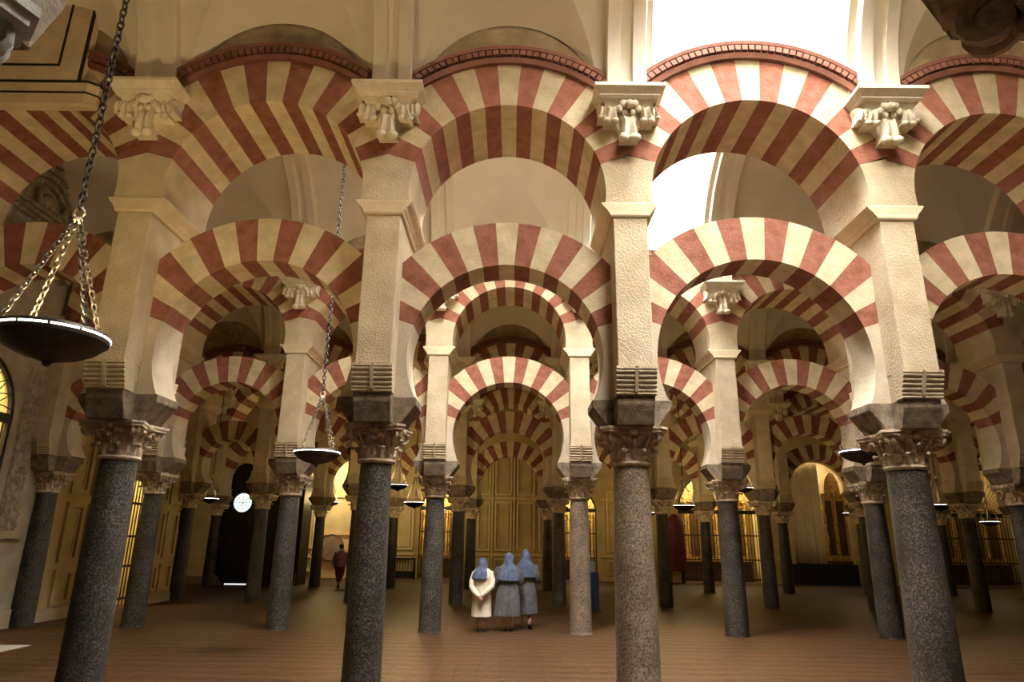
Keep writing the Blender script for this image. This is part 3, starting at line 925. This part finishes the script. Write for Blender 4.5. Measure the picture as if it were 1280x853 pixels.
# maroon draped stand
t = thing('draped_stand', 'tall stand under a dark maroon cloth beside the wide lit grille', 'stand', (9.55, 34.0, 0))
bm = nb(); rings = []
for z, w, d in ((.55, .46, .30), (1.0, .45, .29), (1.8, .43, .27), (2.5, .42, .26), (2.85, .36, .22), (3.1, .22, .14), (3.2, .1, .08)):
    rings.append([((w + .03 * cos(7 * 2 * pi * k / 28)) * cos(2 * pi * k / 28), (d + .02 * cos(7 * 2 * pi * k / 28)) * sin(2 * pi * k / 28), z) for k in range(28)])
loft(bm, rings); obj('cloth_cover', bm, 'maroon', t, 60)
for sx in (-1, 1):
    for sy in (-1, 1):
        bm = nb(); box(bm, sx * .3 - .035, sx * .3 + .035, sy * .17 - .035, sy * .17 + .035, 0, .6); obj('leg', bm, 'wood_dark', t)

# slatted dark barrier along the back wall
t = thing('slatted_barrier', 'low dark wooden barrier with upright slats against the back wall', 'barrier', (-3.75, 34.1, 0))
bm = nb()
for k in range(11): box(bm, -.66 + k * .13, -.62 + k * .13, -.025, .025, .36, .9)
obj('slats', bm, 'wood_mid', t)
bm = nb(); box(bm, -.75, .75, -.05, .05, .9, .98); box(bm, -.75, .75, -.05, .05, .04, .38); box(bm, -.75, -.69, -.05, .05, 0, .9); box(bm, .69, .75, -.05, .05, 0, .9); obj('frame', bm, 'wood_dark', t)

# wooden porch with the round lit window
t = thing('dark_door_porch', 'tall black wooden door porch with a round lit window', 'door', (-8.60, 28.45, 0))
bm = nb()
W, ZT = 1.62, 4.25
wx, wz, wr = -.88, 3.19, .38
# front board with a true round hole
rows = []
nseg = 48
outer = []
for k in range(nseg):
    a = 2 * pi * k / nseg
    dx, dz = cos(a), sin(a)
    tx = ((W - wx) if dx > 0 else (W + wx)) / abs(dx) if abs(dx) > 1e-6 else 1e9
    tz = ((ZT - wz) if dz > 0 else (wz)) / abs(dz) if abs(dz) > 1e-6 else 1e9
    q = min(tx, tz); outer.append((wx + dx * q, wz + dz * q))
for ofs in (0,):
    ring_o = [bm.verts.new((x, 0, z)) for x, z in outer]; ring_i = [bm.verts.new((wx + wr * cos(2 * pi * k / nseg), 0, wz + wr * sin(2 * pi * k / nseg))) for k in range(nseg)]
    ring_b = [bm.verts.new((wx + wr * cos(2 * pi * k / nseg), .1, wz + wr * sin(2 * pi * k / nseg))) for k in range(nseg)]
    for k in range(nseg):
        n_ = (k + 1) % nseg
        bm.faces.new((ring_o[k], ring_o[n_], ring_i[n_], ring_i[k])); bm.faces.new((ring_i[k], ring_i[n_], ring_b[n_], ring_b[k]))
for zz, ww in ((ZT, W), ):
    pass
box(bm, -W - .05, -W, -.05, 1.2, 0, ZT); box(bm, W, W + .05, -.05, 1.2, 0, ZT); box(bm, -W, W, 0, 1.2, ZT, ZT + .12)
for s, zz, rr in ((-.9, ZT + .1, .45), (0, ZT + .25, .55), (.9, ZT + .1, .45)):
    prism(bm, [(s + rr * cos(pi * k / 12), zz + rr * sin(pi * k / 12)) for k in range(13)], 0, .2, 'y')
for a in ((-W + .1, -.1, .3, 2.5), (.1, W - .1, .3, 2.5)):
    for b in ((a[0], a[1], a[2], a[2] + .06), (a[0], a[1], a[3] - .06, a[3]), (a[0], a[0] + .06, a[2], a[3]), (a[1] - .06, a[1], a[2], a[3])): box(bm, b[0], b[1], -.03, 0, b[2], b[3])
obj('door_boards', bm, 'wood_dark', t)
bm = nb(); lathe(bm, [(wr + .02, 0), (wr + .02, .04)], 40)
for v in bm.verts: v.co = Vector((v.co.x + wx, .06 + v.co.z, v.co.y + wz))
obj('round_window', bm, 'rosette', t)
bm = nb()
for k in range(8):
    a = 2 * pi * k / 8
    tube(bm, [(wx, .045, wz), (wx + wr * cos(a), .045, wz + wr * sin(a))], .007, 5)
for rr in (.14, .26): tube(bm, [(wx + rr * cos(2 * pi * k / 24), .045, wz + rr * sin(2 * pi * k / 24)) for k in range(25)], .006, 5)
obj('window_tracery', bm, 'marble', t)
bm = nb(); box(bm, -1.2, .2, -.035, -.005, .0, .05); obj('daylight_gap', bm, 'daygap', t)

# bright corridor end: peach dado, ledge, leaning disc
bm = nb(); wbox(bm, BACK, -8.1, -6.1, 0, .06, .08, 2.0); wbox(bm, BACK, -8.1, -6.1, 0, .14, 2.0, 2.1); wbox(bm, BACK, -8.1, -6.1, 0, .1, 0, .1)
obj('wall_peach_dado', bm, 'peach', kind='structure')
t = thing('round_disc_panel', 'large round taupe disc on the peach wall beyond the walking person', 'disc', (-7.2, 34.45, 1.42))
bm = nb(); lathe(bm, [(.02, 0), (.58, 0), (.62, .02), (.62, .05)], 40)
for v in bm.verts: v.co = Vector((v.co.x, -v.co.z, v.co.y))
bmesh.ops.recalc_face_normals(bm, faces=bm.faces[:]); obj('disc', bm, 'taupe', t)
bm = nb(); tube(bm, [(.6 * cos(2 * pi * k / 32), -.05, .6 * sin(2 * pi * k / 32)) for k in range(33)], .025, 6); obj('rim', bm, 'wood_mid', t)

# blue information stand half behind a column
t = thing('blue_stand', 'blue upright stand with a pale top sheet half hidden behind a column near the women', 'stand', (3.74, 19.64, 0))
bm = nb(); box(bm, -.3, .3, -.1, .1, .02, 1.0, bev=.01); obj('panel', bm, 'blue_panel', t)
bm = nb(); box(bm, -.33, .33, -.16, .16, 0, .03); obj('base', bm, 'iron', t)
bm = nb(); prism(bm, [(-.12, 1.0), (.08, 1.0), (.05, 1.3), (-.10, 1.28)], -.25, .18, 'x'); obj('leaflet_holder', bm, 'pale_blue', t)
# dark plaque on the side wall, pale slab on the floor
bm = nb(); wbox(bm, LEFT, 20.95, 21.35, 0, .05, 2.0, 2.55); wbox(bm, LEFT, 21.0, 21.3, .05, .065, 2.06, 2.49); tag(obj('wall_plaque', bm, 'wood_dark'), 'small dark plaque on the side wall by the engaged column', 'plaque')
bm = nb(); box(bm, -7.3, -6.35, 11.4, 12.2, .0, .006); tag(obj('floor_slab', bm, 'marble'), 'pale flat slab let into the brown floor in the dark lower corner', 'slab')

# ------------------------------------------------------------------ hanging lamps
def link(bm, c, t, up, L=.05, r=.0075, wd=.55):
    a = t.normalized(); b = (up - a * up.dot(a)).normalized()
    pts = []
    for k in range(11):
        q = 2 * pi * k / 10
        pts.append(c + a * cos(q) * L * .62 + b * sin(q) * L * .36)
    tube(bm, pts, r, 4, cap=False)
def chain(p, q, L=.056, r=.007):
    bm = nb(); p, q = Vector(p), Vector(q); d = q - p; n = max(2, int(d.length / (L * .92))); t = d / n
    u1 = Vector((1, 0, 0)) if abs(t.normalized().x) < .9 else Vector((0, 1, 0)); u2 = t.cross(u1)
    for k in range(n):
        link(bm, p + t * (k + .5), t, u1 if k % 2 else u2, L, r)
    return bm
def lamp_parts():
    P = {}
    bm = nb()
    lathe(bm, [(.012, -.225), (.03, -.21), (.028, -.195), (.07, -.178), (.20, -.142), (.30, -.09), (.352, -.04), (.375, -.022), (.38, 0.0), (.38, .035), (.37, .05), (.36, .05), (.355, .03), (.345, 0), (.33, -.02), (.2, -.08), (.02, -.10)], 48)
    P['dish'] = mesh_only(bm, 'dish', 'bronze', 35)
    bm = nb()
    for s in range(12):
        a0, a1 = 2 * pi * s / 12 + .025, 2 * pi * (s + 1) / 12 - .025
        rows = []
        for k in range(7):
            a = a0 + (a1 - a0) * k / 6
            rows.append([(r * cos(a), r * sin(a), z) for r, z in ((.379, .008), (.384, .008), (.384, .022), (.379, .022))])
        loft(bm, rows)
    P['light_strip'] = mesh_only(bm, 'light_strip', 'led')
    bm = nb(); ball(bm, (0, 0, .97), .035, 10, 0, (1, 1, .8)); tube(bm, [(.04 * cos(2 * pi * k / 16), 0, 1.03 + .04 * sin(2 * pi * k / 16)) for k in range(17)], .009, 6)
    P['hook_ring'] = mesh_only(bm, 'hook_ring', 'bracket', 60)
    for k in range(4):
        a = pi / 4 + k * pi / 2 + .35
        P['chain%d' % k] = mesh_only(chain((.37 * cos(a), .37 * sin(a), .05), (.02 * cos(a), .02 * sin(a), .95)), 'rim_chain', 'iron', 60)
    return P
LP = lamp_parts()
LONG = {}
def lamp(x, y, z, s, label, power, top=9.8, detail=True):
    t = thing('hanging_lamp', label, 'lamp', (x, y, z), 0, 'dish lamps hanging on chains'); t.scale = (s,) * 3
    inst('dish', LP['dish'], t); inst('light_strip', LP['light_strip'], t); inst('hook_ring', LP['hook_ring'], t)
    for k in range(4): inst('rim_chain', LP['chain%d' % k], t)
    L = (top - z) / s
    key = round(L, 1)
    if key not in LONG: LONG[key] = mesh_only(chain((0, 0, 1.07), (0, 0, key + .1), .075, .0095), 'long_chain', 'iron', 60)
    inst('long_chain', LONG[key], t)
    if power and y > 15:
        # the rim light spreads sideways as well as up; the dish itself shades the floor beneath
        ld = bpy.data.lights.new('lamp_glow', 'POINT'); ld.shadow_soft_size = .14; ld.energy = power * 1.5; ld.color = WARM
        lo = bpy.data.objects.new('lamp_glow', ld); C.objects.link(lo); lo.location = (x, y, z + .24 * s)
    elif power:
        ld = bpy.data.lights.new('lamp_glow', 'AREA'); ld.shape = 'DISK'; ld.size = .55; ld.energy = power; ld.color = WARM
        lo = bpy.data.objects.new('lamp_glow', ld); C.objects.link(lo); lo.location = (x, y, z + .06 * s); lo.rotation_euler = (pi, 0, 0)
WARM = (1.0, .70, .29)
LAMPS = [(-1.88, 4.9, 3.20, 1.02, 'largest hanging dish lamp with a glowing rim, close beside the first front column', 105),
         (-1.67, 11.43, 3.15, 1.0, 'hanging dish lamp between the first two front columns', 40),
         (7.55, 11.43, 3.28, .95, 'hanging dish lamp beside the last front column capital', 22),
         (-1.38, 18.0, 3.15, .70, 'upper of two small dish lamps beside the second front column', 70),
         (-1.84, 24.5, 3.06, .95, 'lower of two small dish lamps beside the second front column', 110),
         (7.72, 24.5, 3.07, .97, 'small dish lamp above the maroon draped stand', 110),
         (7.71, 18.0, 3.19, .62, 'small dish lamp beside the third second-row capital in front of the wide grille', 70),
         (-9.12, 24.5, 3.10, .80, 'small dish lamp beside the black door porch', 16),
         (16.8, 24.5, 3.21, 1.0, 'dish lamp among the far columns beyond the last front column', 24),
         (22.9, 31.0, 2.9, 1.0, 'farthest small dish lamp in front of the dim far grille', 20)]
for a in LAMPS: lamp(*a)
# further lamps of the same grid, hidden from this spot behind piers, still light the aisles
HID = [(7.65, 4.9, 3.3, 30), (-1.7, 31.0, 3.1, 90), (7.7, 31.0, 3.1, 80), (-6.6, 31.4, 3.4, 120), (16.8, 18, 3.2, 20), (16.8, 31, 3.2, 40)]
for x, y, z, e in HID:
    if e: lamp(x, y, z, .9, 'dish lamp on a chain hidden behind the arcade piers', e)

def area(x, y, z, sx, sy, e, col, rot, name='chapel_light'):
    ld = bpy.data.lights.new(name, 'AREA'); ld.shape = 'RECTANGLE'; ld.size = sx; ld.size_y = sy; ld.energy = e; ld.color = col
    lo = bpy.data.objects.new(name, ld); C.objects.link(lo); lo.location = (x, y, z); lo.rotation_euler = rot; return lo
GOLD = (1.0, .78, .36)
# chapel lamps on the chapels' ceilings
for c, w, z, e in ((-2.05, 1.4, 4.5, 170), (4.88, 1.4, 4.6, 190), (11.9, 3.2, 5.6, 420), (17.2, 2.0, 6.2, 95), (25.0, 3.2, 5.9, 90)):
    area(c, Y_BACK + 1.0, z, w, .7, e, GOLD if c != 17.2 else (1, .82, .6), (0, 0, 0))
for c, w, z, e in ((12.2, 1.6, 5.4, 190), (18.3, 1.2, 4.6, 230)):
    area(X_WALL - 1.1, c, z, .7, w, e, GOLD, (0, 0, 0))

area(-7.1, 33.0, 5.4, .8, .8, 190, (1, .80, .50), (R(28), 0, 0), 'corridor_light')

# ------------------------------------------------------------------ people
def body(name, joints, edges, parent, mat, root, lvl=2):
    bm = nb(); sk = bm.verts.layers.skin.verify(); V = {}
    for k, (p, r) in joints.items():
        v = bm.verts.new(p); v[sk].radius = (r, r) if not isinstance(r, tuple) else r; v[sk].use_root = (k == root); V[k] = v
    for a, b in edges: bm.edges.new((V[a], V[b]))
    o = obj(name, bm, mat, parent)
    m = o.modifiers.new('skin', 'SKIN'); m.use_smooth_shade = True
    s = o.modifiers.new('sub', 'SUBSURF'); s.levels = s.render_levels = lvl
    return o
def human(t, h, arms, legs=None, mat='skin', lean=0):
    """body facing +y; arms: dict side -> (elbow, wrist) points; one continuous skinned surface"""
    k = h / 1.6
    J = {'pelvis': ((0, 0, .86 * k), .115 * k), 'waist': ((0, 0, .98 * k), .10 * k), 'chest': ((0, .01, 1.16 * k), .125 * k), 'neckb': ((0, -.005, 1.33 * k), .055 * k),
         'neck': ((0, .01, 1.385 * k), .045 * k), 'head': ((0, .025, 1.47 * k), .078 * k), 'crown': ((0, .015, 1.545 * k), .066 * k)}
    E_ = [('pelvis', 'waist'), ('waist', 'chest'), ('chest', 'neckb'), ('neckb', 'neck'), ('neck', 'head'), ('head', 'crown')]
    for s, n in ((-1, 'L'), (1, 'R')):
        foot = (legs or {}).get(n, [(s * .085 * k, 0, .46 * k), (s * .08 * k, -.01, .075 * k), (s * .085 * k, .13 * k, .035 * k)])
        J['hip' + n] = ((s * .085 * k, 0, .80 * k), .09 * k); J['knee' + n] = (foot[0], .056 * k); J['ank' + n] = (foot[1], .036 * k); J['toe' + n] = (foot[2], .03 * k)
        ca = (Vector(foot[0]) * .62 + Vector(foot[1]) * .38); J['calf' + n] = (ca - Vector((0, .012, 0)), .052 * k)
        E_ += [('pelvis', 'hip' + n), ('hip' + n, 'knee' + n), ('knee' + n, 'calf' + n), ('calf' + n, 'ank' + n), ('ank' + n, 'toe' + n)]
        el, wr = Vector(arms[n][0]), Vector(arms[n][1])
        J['sho' + n] = ((s * .165 * k, 0, 1.30 * k), .055 * k); J['elb' + n] = (el, .04 * k); J['wri' + n] = (wr, .026 * k)
        d = (wr - el).normalized(); pl = wr + d * .05 * k; J['palm' + n] = (pl, (.032 * k, .018 * k))
        E_ += [('chest', 'sho' + n), ('sho' + n, 'elb' + n), ('elb' + n, 'wri' + n), ('wri' + n, 'palm' + n)]
        side = d.cross(Vector((0, 1, 0))); side = side.normalized() if side.length > .1 else Vector((0, 0, 1)); curl = d.cross(side)
        for f, (of, ln) in enumerate(((-.03, .06), (-.01, .072), (.01, .068), (.028, .052))):
            a = pl + side * of * k + d * .03 * k; b = a + d * ln * .5 * k + curl * .008 * k; c = b + d * ln * .35 * k + curl * .022 * k
            for q, (p, r) in enumerate(((a, .0095), (b, .0085), (c, .0075))): J['f%s%d%d' % (n, f, q)] = (p, r * k)
            E_ += [('palm' + n, 'f%s%d0' % (n, f)), ('f%s%d0' % (n, f), 'f%s%d1' % (n, f)), ('f%s%d1' % (n, f), 'f%s%d2' % (n, f))]
        a = wr + d * .02 * k - side * .035 * k; b = a + d * .035 * k - side * .015 * k
        J['t0' + n] = (a, .011 * k); J['t1' + n] = (b, .009 * k); E_ += [('wri' + n, 't0' + n), ('t0' + n, 't1' + n)]
    o = body('body', J, E_, t, mat, 'pelvis')
    # face: nose, eyes, mouth, ears
    bm = nb(); ball(bm, (0, .105 * k, 1.465 * k), .013 * k, 8, 0, (.8, 1.2, 1.4))
    for s in (-1, 1): ball(bm, (s * .078 * k, .015 * k, 1.47 * k), .018 * k, 8, 0, (.4, .8, 1.3))
    ball(bm, (0, .093 * k, 1.43 * k), .014 * k, 8, 0, (1.6, .6, .5))
    obj('face_features', bm, mat, t, 60)
    bm = nb()
    for s in (-1, 1): ball(bm, (s * .03 * k, .094 * k, 1.485 * k), .009 * k, 6)
    obj('eyes', bm, 'hair', t, 60)
    return J
def pleated(bm, prof, n=72, pl=14, front=None, ph=0.0):
    """prof: (z, rx, ry, cx, cy, pleat depth)"""
    rings = []
    for z, rx, ry, cx, cy, pd in prof:
        r = []
        for k in range(n):
            a = 2 * pi * k / n
            m = 1 + pd * (.6 * cos(pl * a + ph) + .4 * cos((pl * 1.6 // 1) * a + 1.3))
            r.append((cx + rx * m * cos(a), cy + ry * m * sin(a), z))
        rings.append(r)
    vr = loft(bm, rings, 0, False)
    if front:
        z0, z1, half = front; kill = []
        for f in bm.faces:
            c = f.calc_center_median(); a = math.atan2(c.y, c.x)
            if z0 < c.z < z1 and abs(a - pi / 2) < half: kill.append(f)
        bmesh.ops.delete(bm, geom=kill, context='FACES')
def sleeve(t, pts, rad, mat):
    bm = nb(); P = [Vector(p) for p in pts]; pp, rr = [], []
    for i in range(len(P) - 1):
        for q in range(6):
            u = q / 6; pp.append(P[i].lerp(P[i + 1], u)); rr.append((rad[i] + (rad[i + 1] - rad[i]) * u) * (1 + .06 * sin(i * 3 + q * 2.1)))
    pp.append(P[-1]); rr.append(rad[-1])
    tube(bm, pp, rr, 14, cap=False); obj('sleeve', bm, mat, t, 70)
def shoes(t, feet, mat='shoe', k=1):
    for (x, y, z, pitch, yaw) in feet:
        bm = nb(); rows = []
        for u, w, h in ((-.07, .022, .05), (-.055, .034, .065), (-.02, .036, .07), (.04, .04, .05), (.10, .044, .04), (.15, .036, .032), (.175, .015, .02)):
            rows.append([(w * cos(a) * k, u * k, (h if sin(a) > 0 else 0) * abs(sin(a)) ** .6 * k) for a in [2 * pi * q / 14 for q in range(14)]])
        loft(bm, rows)
        m = Matrix.Translation((x, y, z)) @ Matrix.Rotation(yaw, 4, 'Z') @ Matrix.Rotation(pitch, 4, 'X')
        bm.transform(m); bmesh.ops.recalc_face_normals(bm, faces=bm.faces[:]); obj('shoe', bm, mat, t, 60)

# woman in white, hands clasped behind her back
k = .92
t = thing('person', 'woman in white dress and short blue headscarf, hands clasped behind her back', 'person', (1.03, 14.86, 0), R(-4))
human(t, 1.43, {'L': ((-.20, -.09, .87), (-.03, -.215, .70)), 'R': ((.21, -.09, .89), (.05, -.20, .72))})
bm = nb(); pleated(bm, [(.29, .205, .17, 0, 0, .035), (.33, .203, .168, 0, 0, .035), (.5, .198, .16, 0, 0, .03), (.7, .192, .15, 0, 0, .02), (.85, .183, .142, 0, 0, .012), (.98, .185, .138, 0, 0, .01), (1.10, .20, .135, 0, 0, .006), (1.17, .195, .115, 0, 0, 0), (1.22, .13, .085, 0, 0, 0), (1.25, .06, .06, 0, 0, 0)], pl=11)
obj('dress', bm, 'white_cloth', t, 70)
sleeve(t, [(-.155, 0, 1.14), (-.20, -.05, .98), (-.20, -.10, .86), (-.12, -.18, .76), (-.02, -.215, .68)], [.06, .062, .06, .056, .045], 'white_cloth')
sleeve(t, [(.16, 0, 1.15), (.215, -.05, 1.0), (.21, -.10, .88), (.12, -.18, .78), (.03, -.21, .70)], [.062, .066, .062, .057, .045], 'white_cloth')
bm = nb(); pleated(bm, [(1.02, .165, .145, -.035, -.055, .07), (1.035, .168, .145, -.035, -.055, .07), (1.10, .165, .145, -.03, -.045, .06), (1.17, .15, .135, -.02, -.02, .05), (1.22, .12, .12, -.01, 0, .04), (1.27, .092, .105, 0, .01, .03), (1.33, .094, .11, 0, .015, .03), (1.385, .085, .10, 0, .012, .02), (1.42, .06, .07, 0, .01, .01), (1.437, .012, .012, 0, .01, 0)], pl=9, front=(1.24, 1.40, .75))
obj('headscarf', bm, 'blue_cloth', t, 70)
shoes(t, [(-.07, -.01, .0, 0, .1), (.075, .03, 0, 0, -.15)], k=.95)
# two sisters in grey
t = thing('person', 'woman in grey habit with long blue veil and gathered belt, middle of the three', 'person', (1.58, 15.0, 0), R(6))
human(t, 1.53, {'L': ((-.23, .02, .95), (-.10, .22, 1.0)), 'R': ((.23, .02, .95), (.10, .22, 1.0))})
bm = nb(); pleated(bm, [(.30, .262, .215, -.03, 0, .10), (.34, .258, .212, -.03, 0, .10), (.5, .25, .205, -.02, 0, .095), (.7, .235, .19, -.01, 0, .08), (.85, .21, .165, 0, 0, .03), (.93, .192, .145, 0, 0, .012), (.97, .188, .142, 0, 0, .008), (1.05, .2, .15, 0, 0, .012), (1.17, .215, .145, 0, 0, .006), (1.25, .20, .12, 0, 0, 0), (1.31, .12, .085, 0, 0, 0), (1.34, .06, .06, 0, 0, 0)], pl=16)
obj('habit', bm, 'grey_cloth', t, 70)
bm = nb(); pleated(bm, [(.925, .199, .152, 0, 0, 0), (.965, .199, .152, 0, 0, 0)], pl=3); obj('belt', bm, 'grey_cloth', t, 70)
sleeve(t, [(-.18, 0, 1.24), (-.24, .0, 1.1), (-.255, .03, .95), (-.10, .20, .99)], [.08, .082, .085, .075], 'grey_cloth')
sleeve(t, [(.18, 0, 1.24), (.24, .0, 1.1), (.255, .03, .95), (.10, .20, .99)], [.08, .082, .085, .075], 'grey_cloth')
VEIL = [(-.02, .20, .145, 0, -.075, .15), (0, .20, .145, 0, -.075, .15), (.10, .196, .14, 0, -.065, .13), (.2, .165, .13, 0, -.03, .10), (.28, .125, .125, 0, -.01, .05), (.35, .10, .115, 0, .008, .04), (.42, .1, .115, 0, .014, .03), (.48, .086, .1, 0, .012, .02), (.52, .055, .07, 0, .01, .01), (.538, .01, .01, 0, .01, 0)]
bm = nb(); pleated(bm, [(1.01 + z, rx, ry, cx, cy, pd) for z, rx, ry, cx, cy, pd in VEIL], pl=12, front=(1.32, 1.51, .75)); obj('veil', bm, 'blue_cloth', t, 70)
shoes(t, [(-.05, 0, 0, 0, .1), (.06, .06, 0, 0, -.1)])
t = thing('person', 'taller woman in grey habit with pointed blue veil, stepping beside her two companions', 'person', (1.95, 15.42, 0), R(-8))
human(t, 1.58, {'L': ((-.23, .02, .99), (-.10, .22, 1.04)), 'R': ((.23, .02, .99), (.10, .22, 1.04))}, {'R': [(.085, .03, .47), (.10, -.12, .13), (.10, -.02, .04)], 'L': [(-.085, .03, .46), (-.08, -.01, .075), (-.085, .13, .035)]})
bm = nb(); pleated(bm, [(.31, .24, .20, 0, 0, .10), (.35, .238, .2, 0, 0, .10), (.52, .232, .19, 0, 0, .095), (.72, .218, .175, 0, 0, .08), (.88, .2, .155, 0, 0, .03), (.98, .185, .14, 0, 0, .01), (1.1, .195, .145, 0, 0, .01), (1.2, .21, .142, 0, 0, .006), (1.28, .195, .12, 0, 0, 0), (1.35, .12, .085, 0, 0, 0), (1.39, .06, .06, 0, 0, 0)], pl=15)
obj('habit', bm, 'grey_cloth', t, 70)
sleeve(t, [(-.18, 0, 1.28), (-.235, .0, 1.14), (-.25, .03, .99), (-.10, .20, 1.03)], [.078, .08, .082, .072], 'grey_cloth')
sleeve(t, [(.18, 0, 1.28), (.235, .0, 1.14), (.25, .03, .99), (.10, .20, 1.03)], [.078, .08, .082, .072], 'grey_cloth')
bm = nb(); pleated(bm, [(1.065 + z * 1.03, rx * 1.02, ry, cx, cy, pd) for z, rx, ry, cx, cy, pd in VEIL[:-3]] + [(1.57, .06, .08, 0, .005, .02), (1.615, .03, .045, 0, 0, .01), (1.63, .005, .005, 0, 0, 0)], pl=12, front=(1.37, 1.55, .75)); obj('veil', bm, 'blue_cloth', t, 70)
shoes(t, [(-.085, 0, 0, 0, .05), (.10, -.10, .05, R(-38), -.1)])
# walker far off
t = thing('person', 'distant person in purple top and maroon trousers walking away towards the peach wall', 'person', (-5.04, 27.6, 0), R(8))
human(t, 1.62, {'L': ((-.25, -.02, 1.05), (-.24, .05, .82)), 'R': ((.25, -.03, 1.05), (.25, .04, .82))}, {'L': [(-.07, .06, .47), (-.02, -.02, .075), (-.02, .12, .035)], 'R': [(.06, .05, .47), (.01, -.20, .14), (.01, -.10, .04)]})
bm = nb(); pleated(bm, [(.78, .20, .15, 0, 0, .02), (.95, .19, .14, 0, 0, .015), (1.1, .205, .14, 0, 0, .01), (1.25, .21, .13, 0, 0, 0), (1.33, .15, .09, 0, 0, 0), (1.37, .06, .06, 0, 0, 0)], pl=8); obj('top', bm, 'purple', t, 70)
sleeve(t, [(-.18, 0, 1.29), (-.25, -.01, 1.06), (-.24, .04, .88)], [.07, .062, .055], 'purple'); sleeve(t, [(.18, 0, 1.29), (.25, -.02, 1.06), (.25, .03, .88)], [.07, .062, .055], 'purple')
for s, n in ((-1, 'L'), (1, 'R')):
    pts = [(s * .085, 0, .86), (s * .075, .06, .5), (s * .02, -.02 if s < 0 else -.17, .2)]
    bm = nb(); tube(bm, pts, [.125, .095, .06], 14, cap=False); obj('trouser_leg', bm, 'maroon', t, 70)
bm = nb(); ball(bm, (0, .005, 1.53), .098, 14, 0, (.95, 1.05, 1.0))
for v in bm.verts:
    if v.co.y > .04 and v.co.z < 1.53: v.co.y = .04
obj('hair', bm, 'hair', t, 60)
bm = nb(); box(bm, -.31, -.22, -.08, .10, .82, 1.04, bev=.02); obj('bag', bm, 'grey_cloth', t)
bm = nb(); tube(bm, [(-.26, 0, 1.03), (-.19, -.15, 1.2), (.0, -.14, 1.3), (.12, 0, 1.37)], .012, 6); obj('bag_strap', bm, 'grey_cloth', t)
shoes(t, [(-.02, -.03, 0, 0, 0), (.01, -.2, .06, R(-40), 0)])

# ------------------------------------------------------------------ ambient, camera, view
w = bpy.data.worlds.new('world'); sc.world = w; w.use_nodes = True
bg = w.node_tree.nodes['Background']; bg.inputs['Color'].default_value = (1.0, .82, .60, 1); bg.inputs['Strength'].default_value = .03

cd = bpy.data.cameras.new('camera'); cam = bpy.data.objects.new('camera', cd); C.objects.link(cam); sc.camera = cam
F = 840.395
cd.sensor_fit = 'HORIZONTAL'; cd.sensor_width = 36; cd.lens = F / 1280 * 36
cd.clip_start = .05; cd.clip_end = 200
pitch, yaw, roll = .29175747, -.00391463, .01344560
Rv = Vector((cos(yaw), -sin(yaw), 0)); F0 = Vector((sin(yaw), cos(yaw), 0)); U0 = Vector((0, 0, 1))
Fv = F0 * cos(pitch) + U0 * sin(pitch); Uv = -F0 * sin(pitch) + U0 * cos(pitch)
# image = unrolled image turned clockwise by roll
r2 = Rv * cos(roll) + Uv * sin(roll); u2 = -Rv * sin(roll) + Uv * cos(roll)
cam.matrix_world = Matrix(((r2.x, u2.x, -Fv.x, 1.6441), (r2.y, u2.y, -Fv.y, 0), (r2.z, u2.z, -Fv.z, 1.7452), (0, 0, 0, 1)))

sc.view_settings.view_transform = 'Standard'; sc.view_settings.look = 'None'
sc.view_settings.exposure = 0; sc.view_settings.gamma = 1; sc.view_settings.use_curve_mapping = False
sc.cycles.use_denoising = True
sc.cycles.max_bounces = 8; sc.cycles.diffuse_bounces = 6; sc.cycles.glossy_bounces = 2
sc.cycles.sample_clamp_indirect = 6
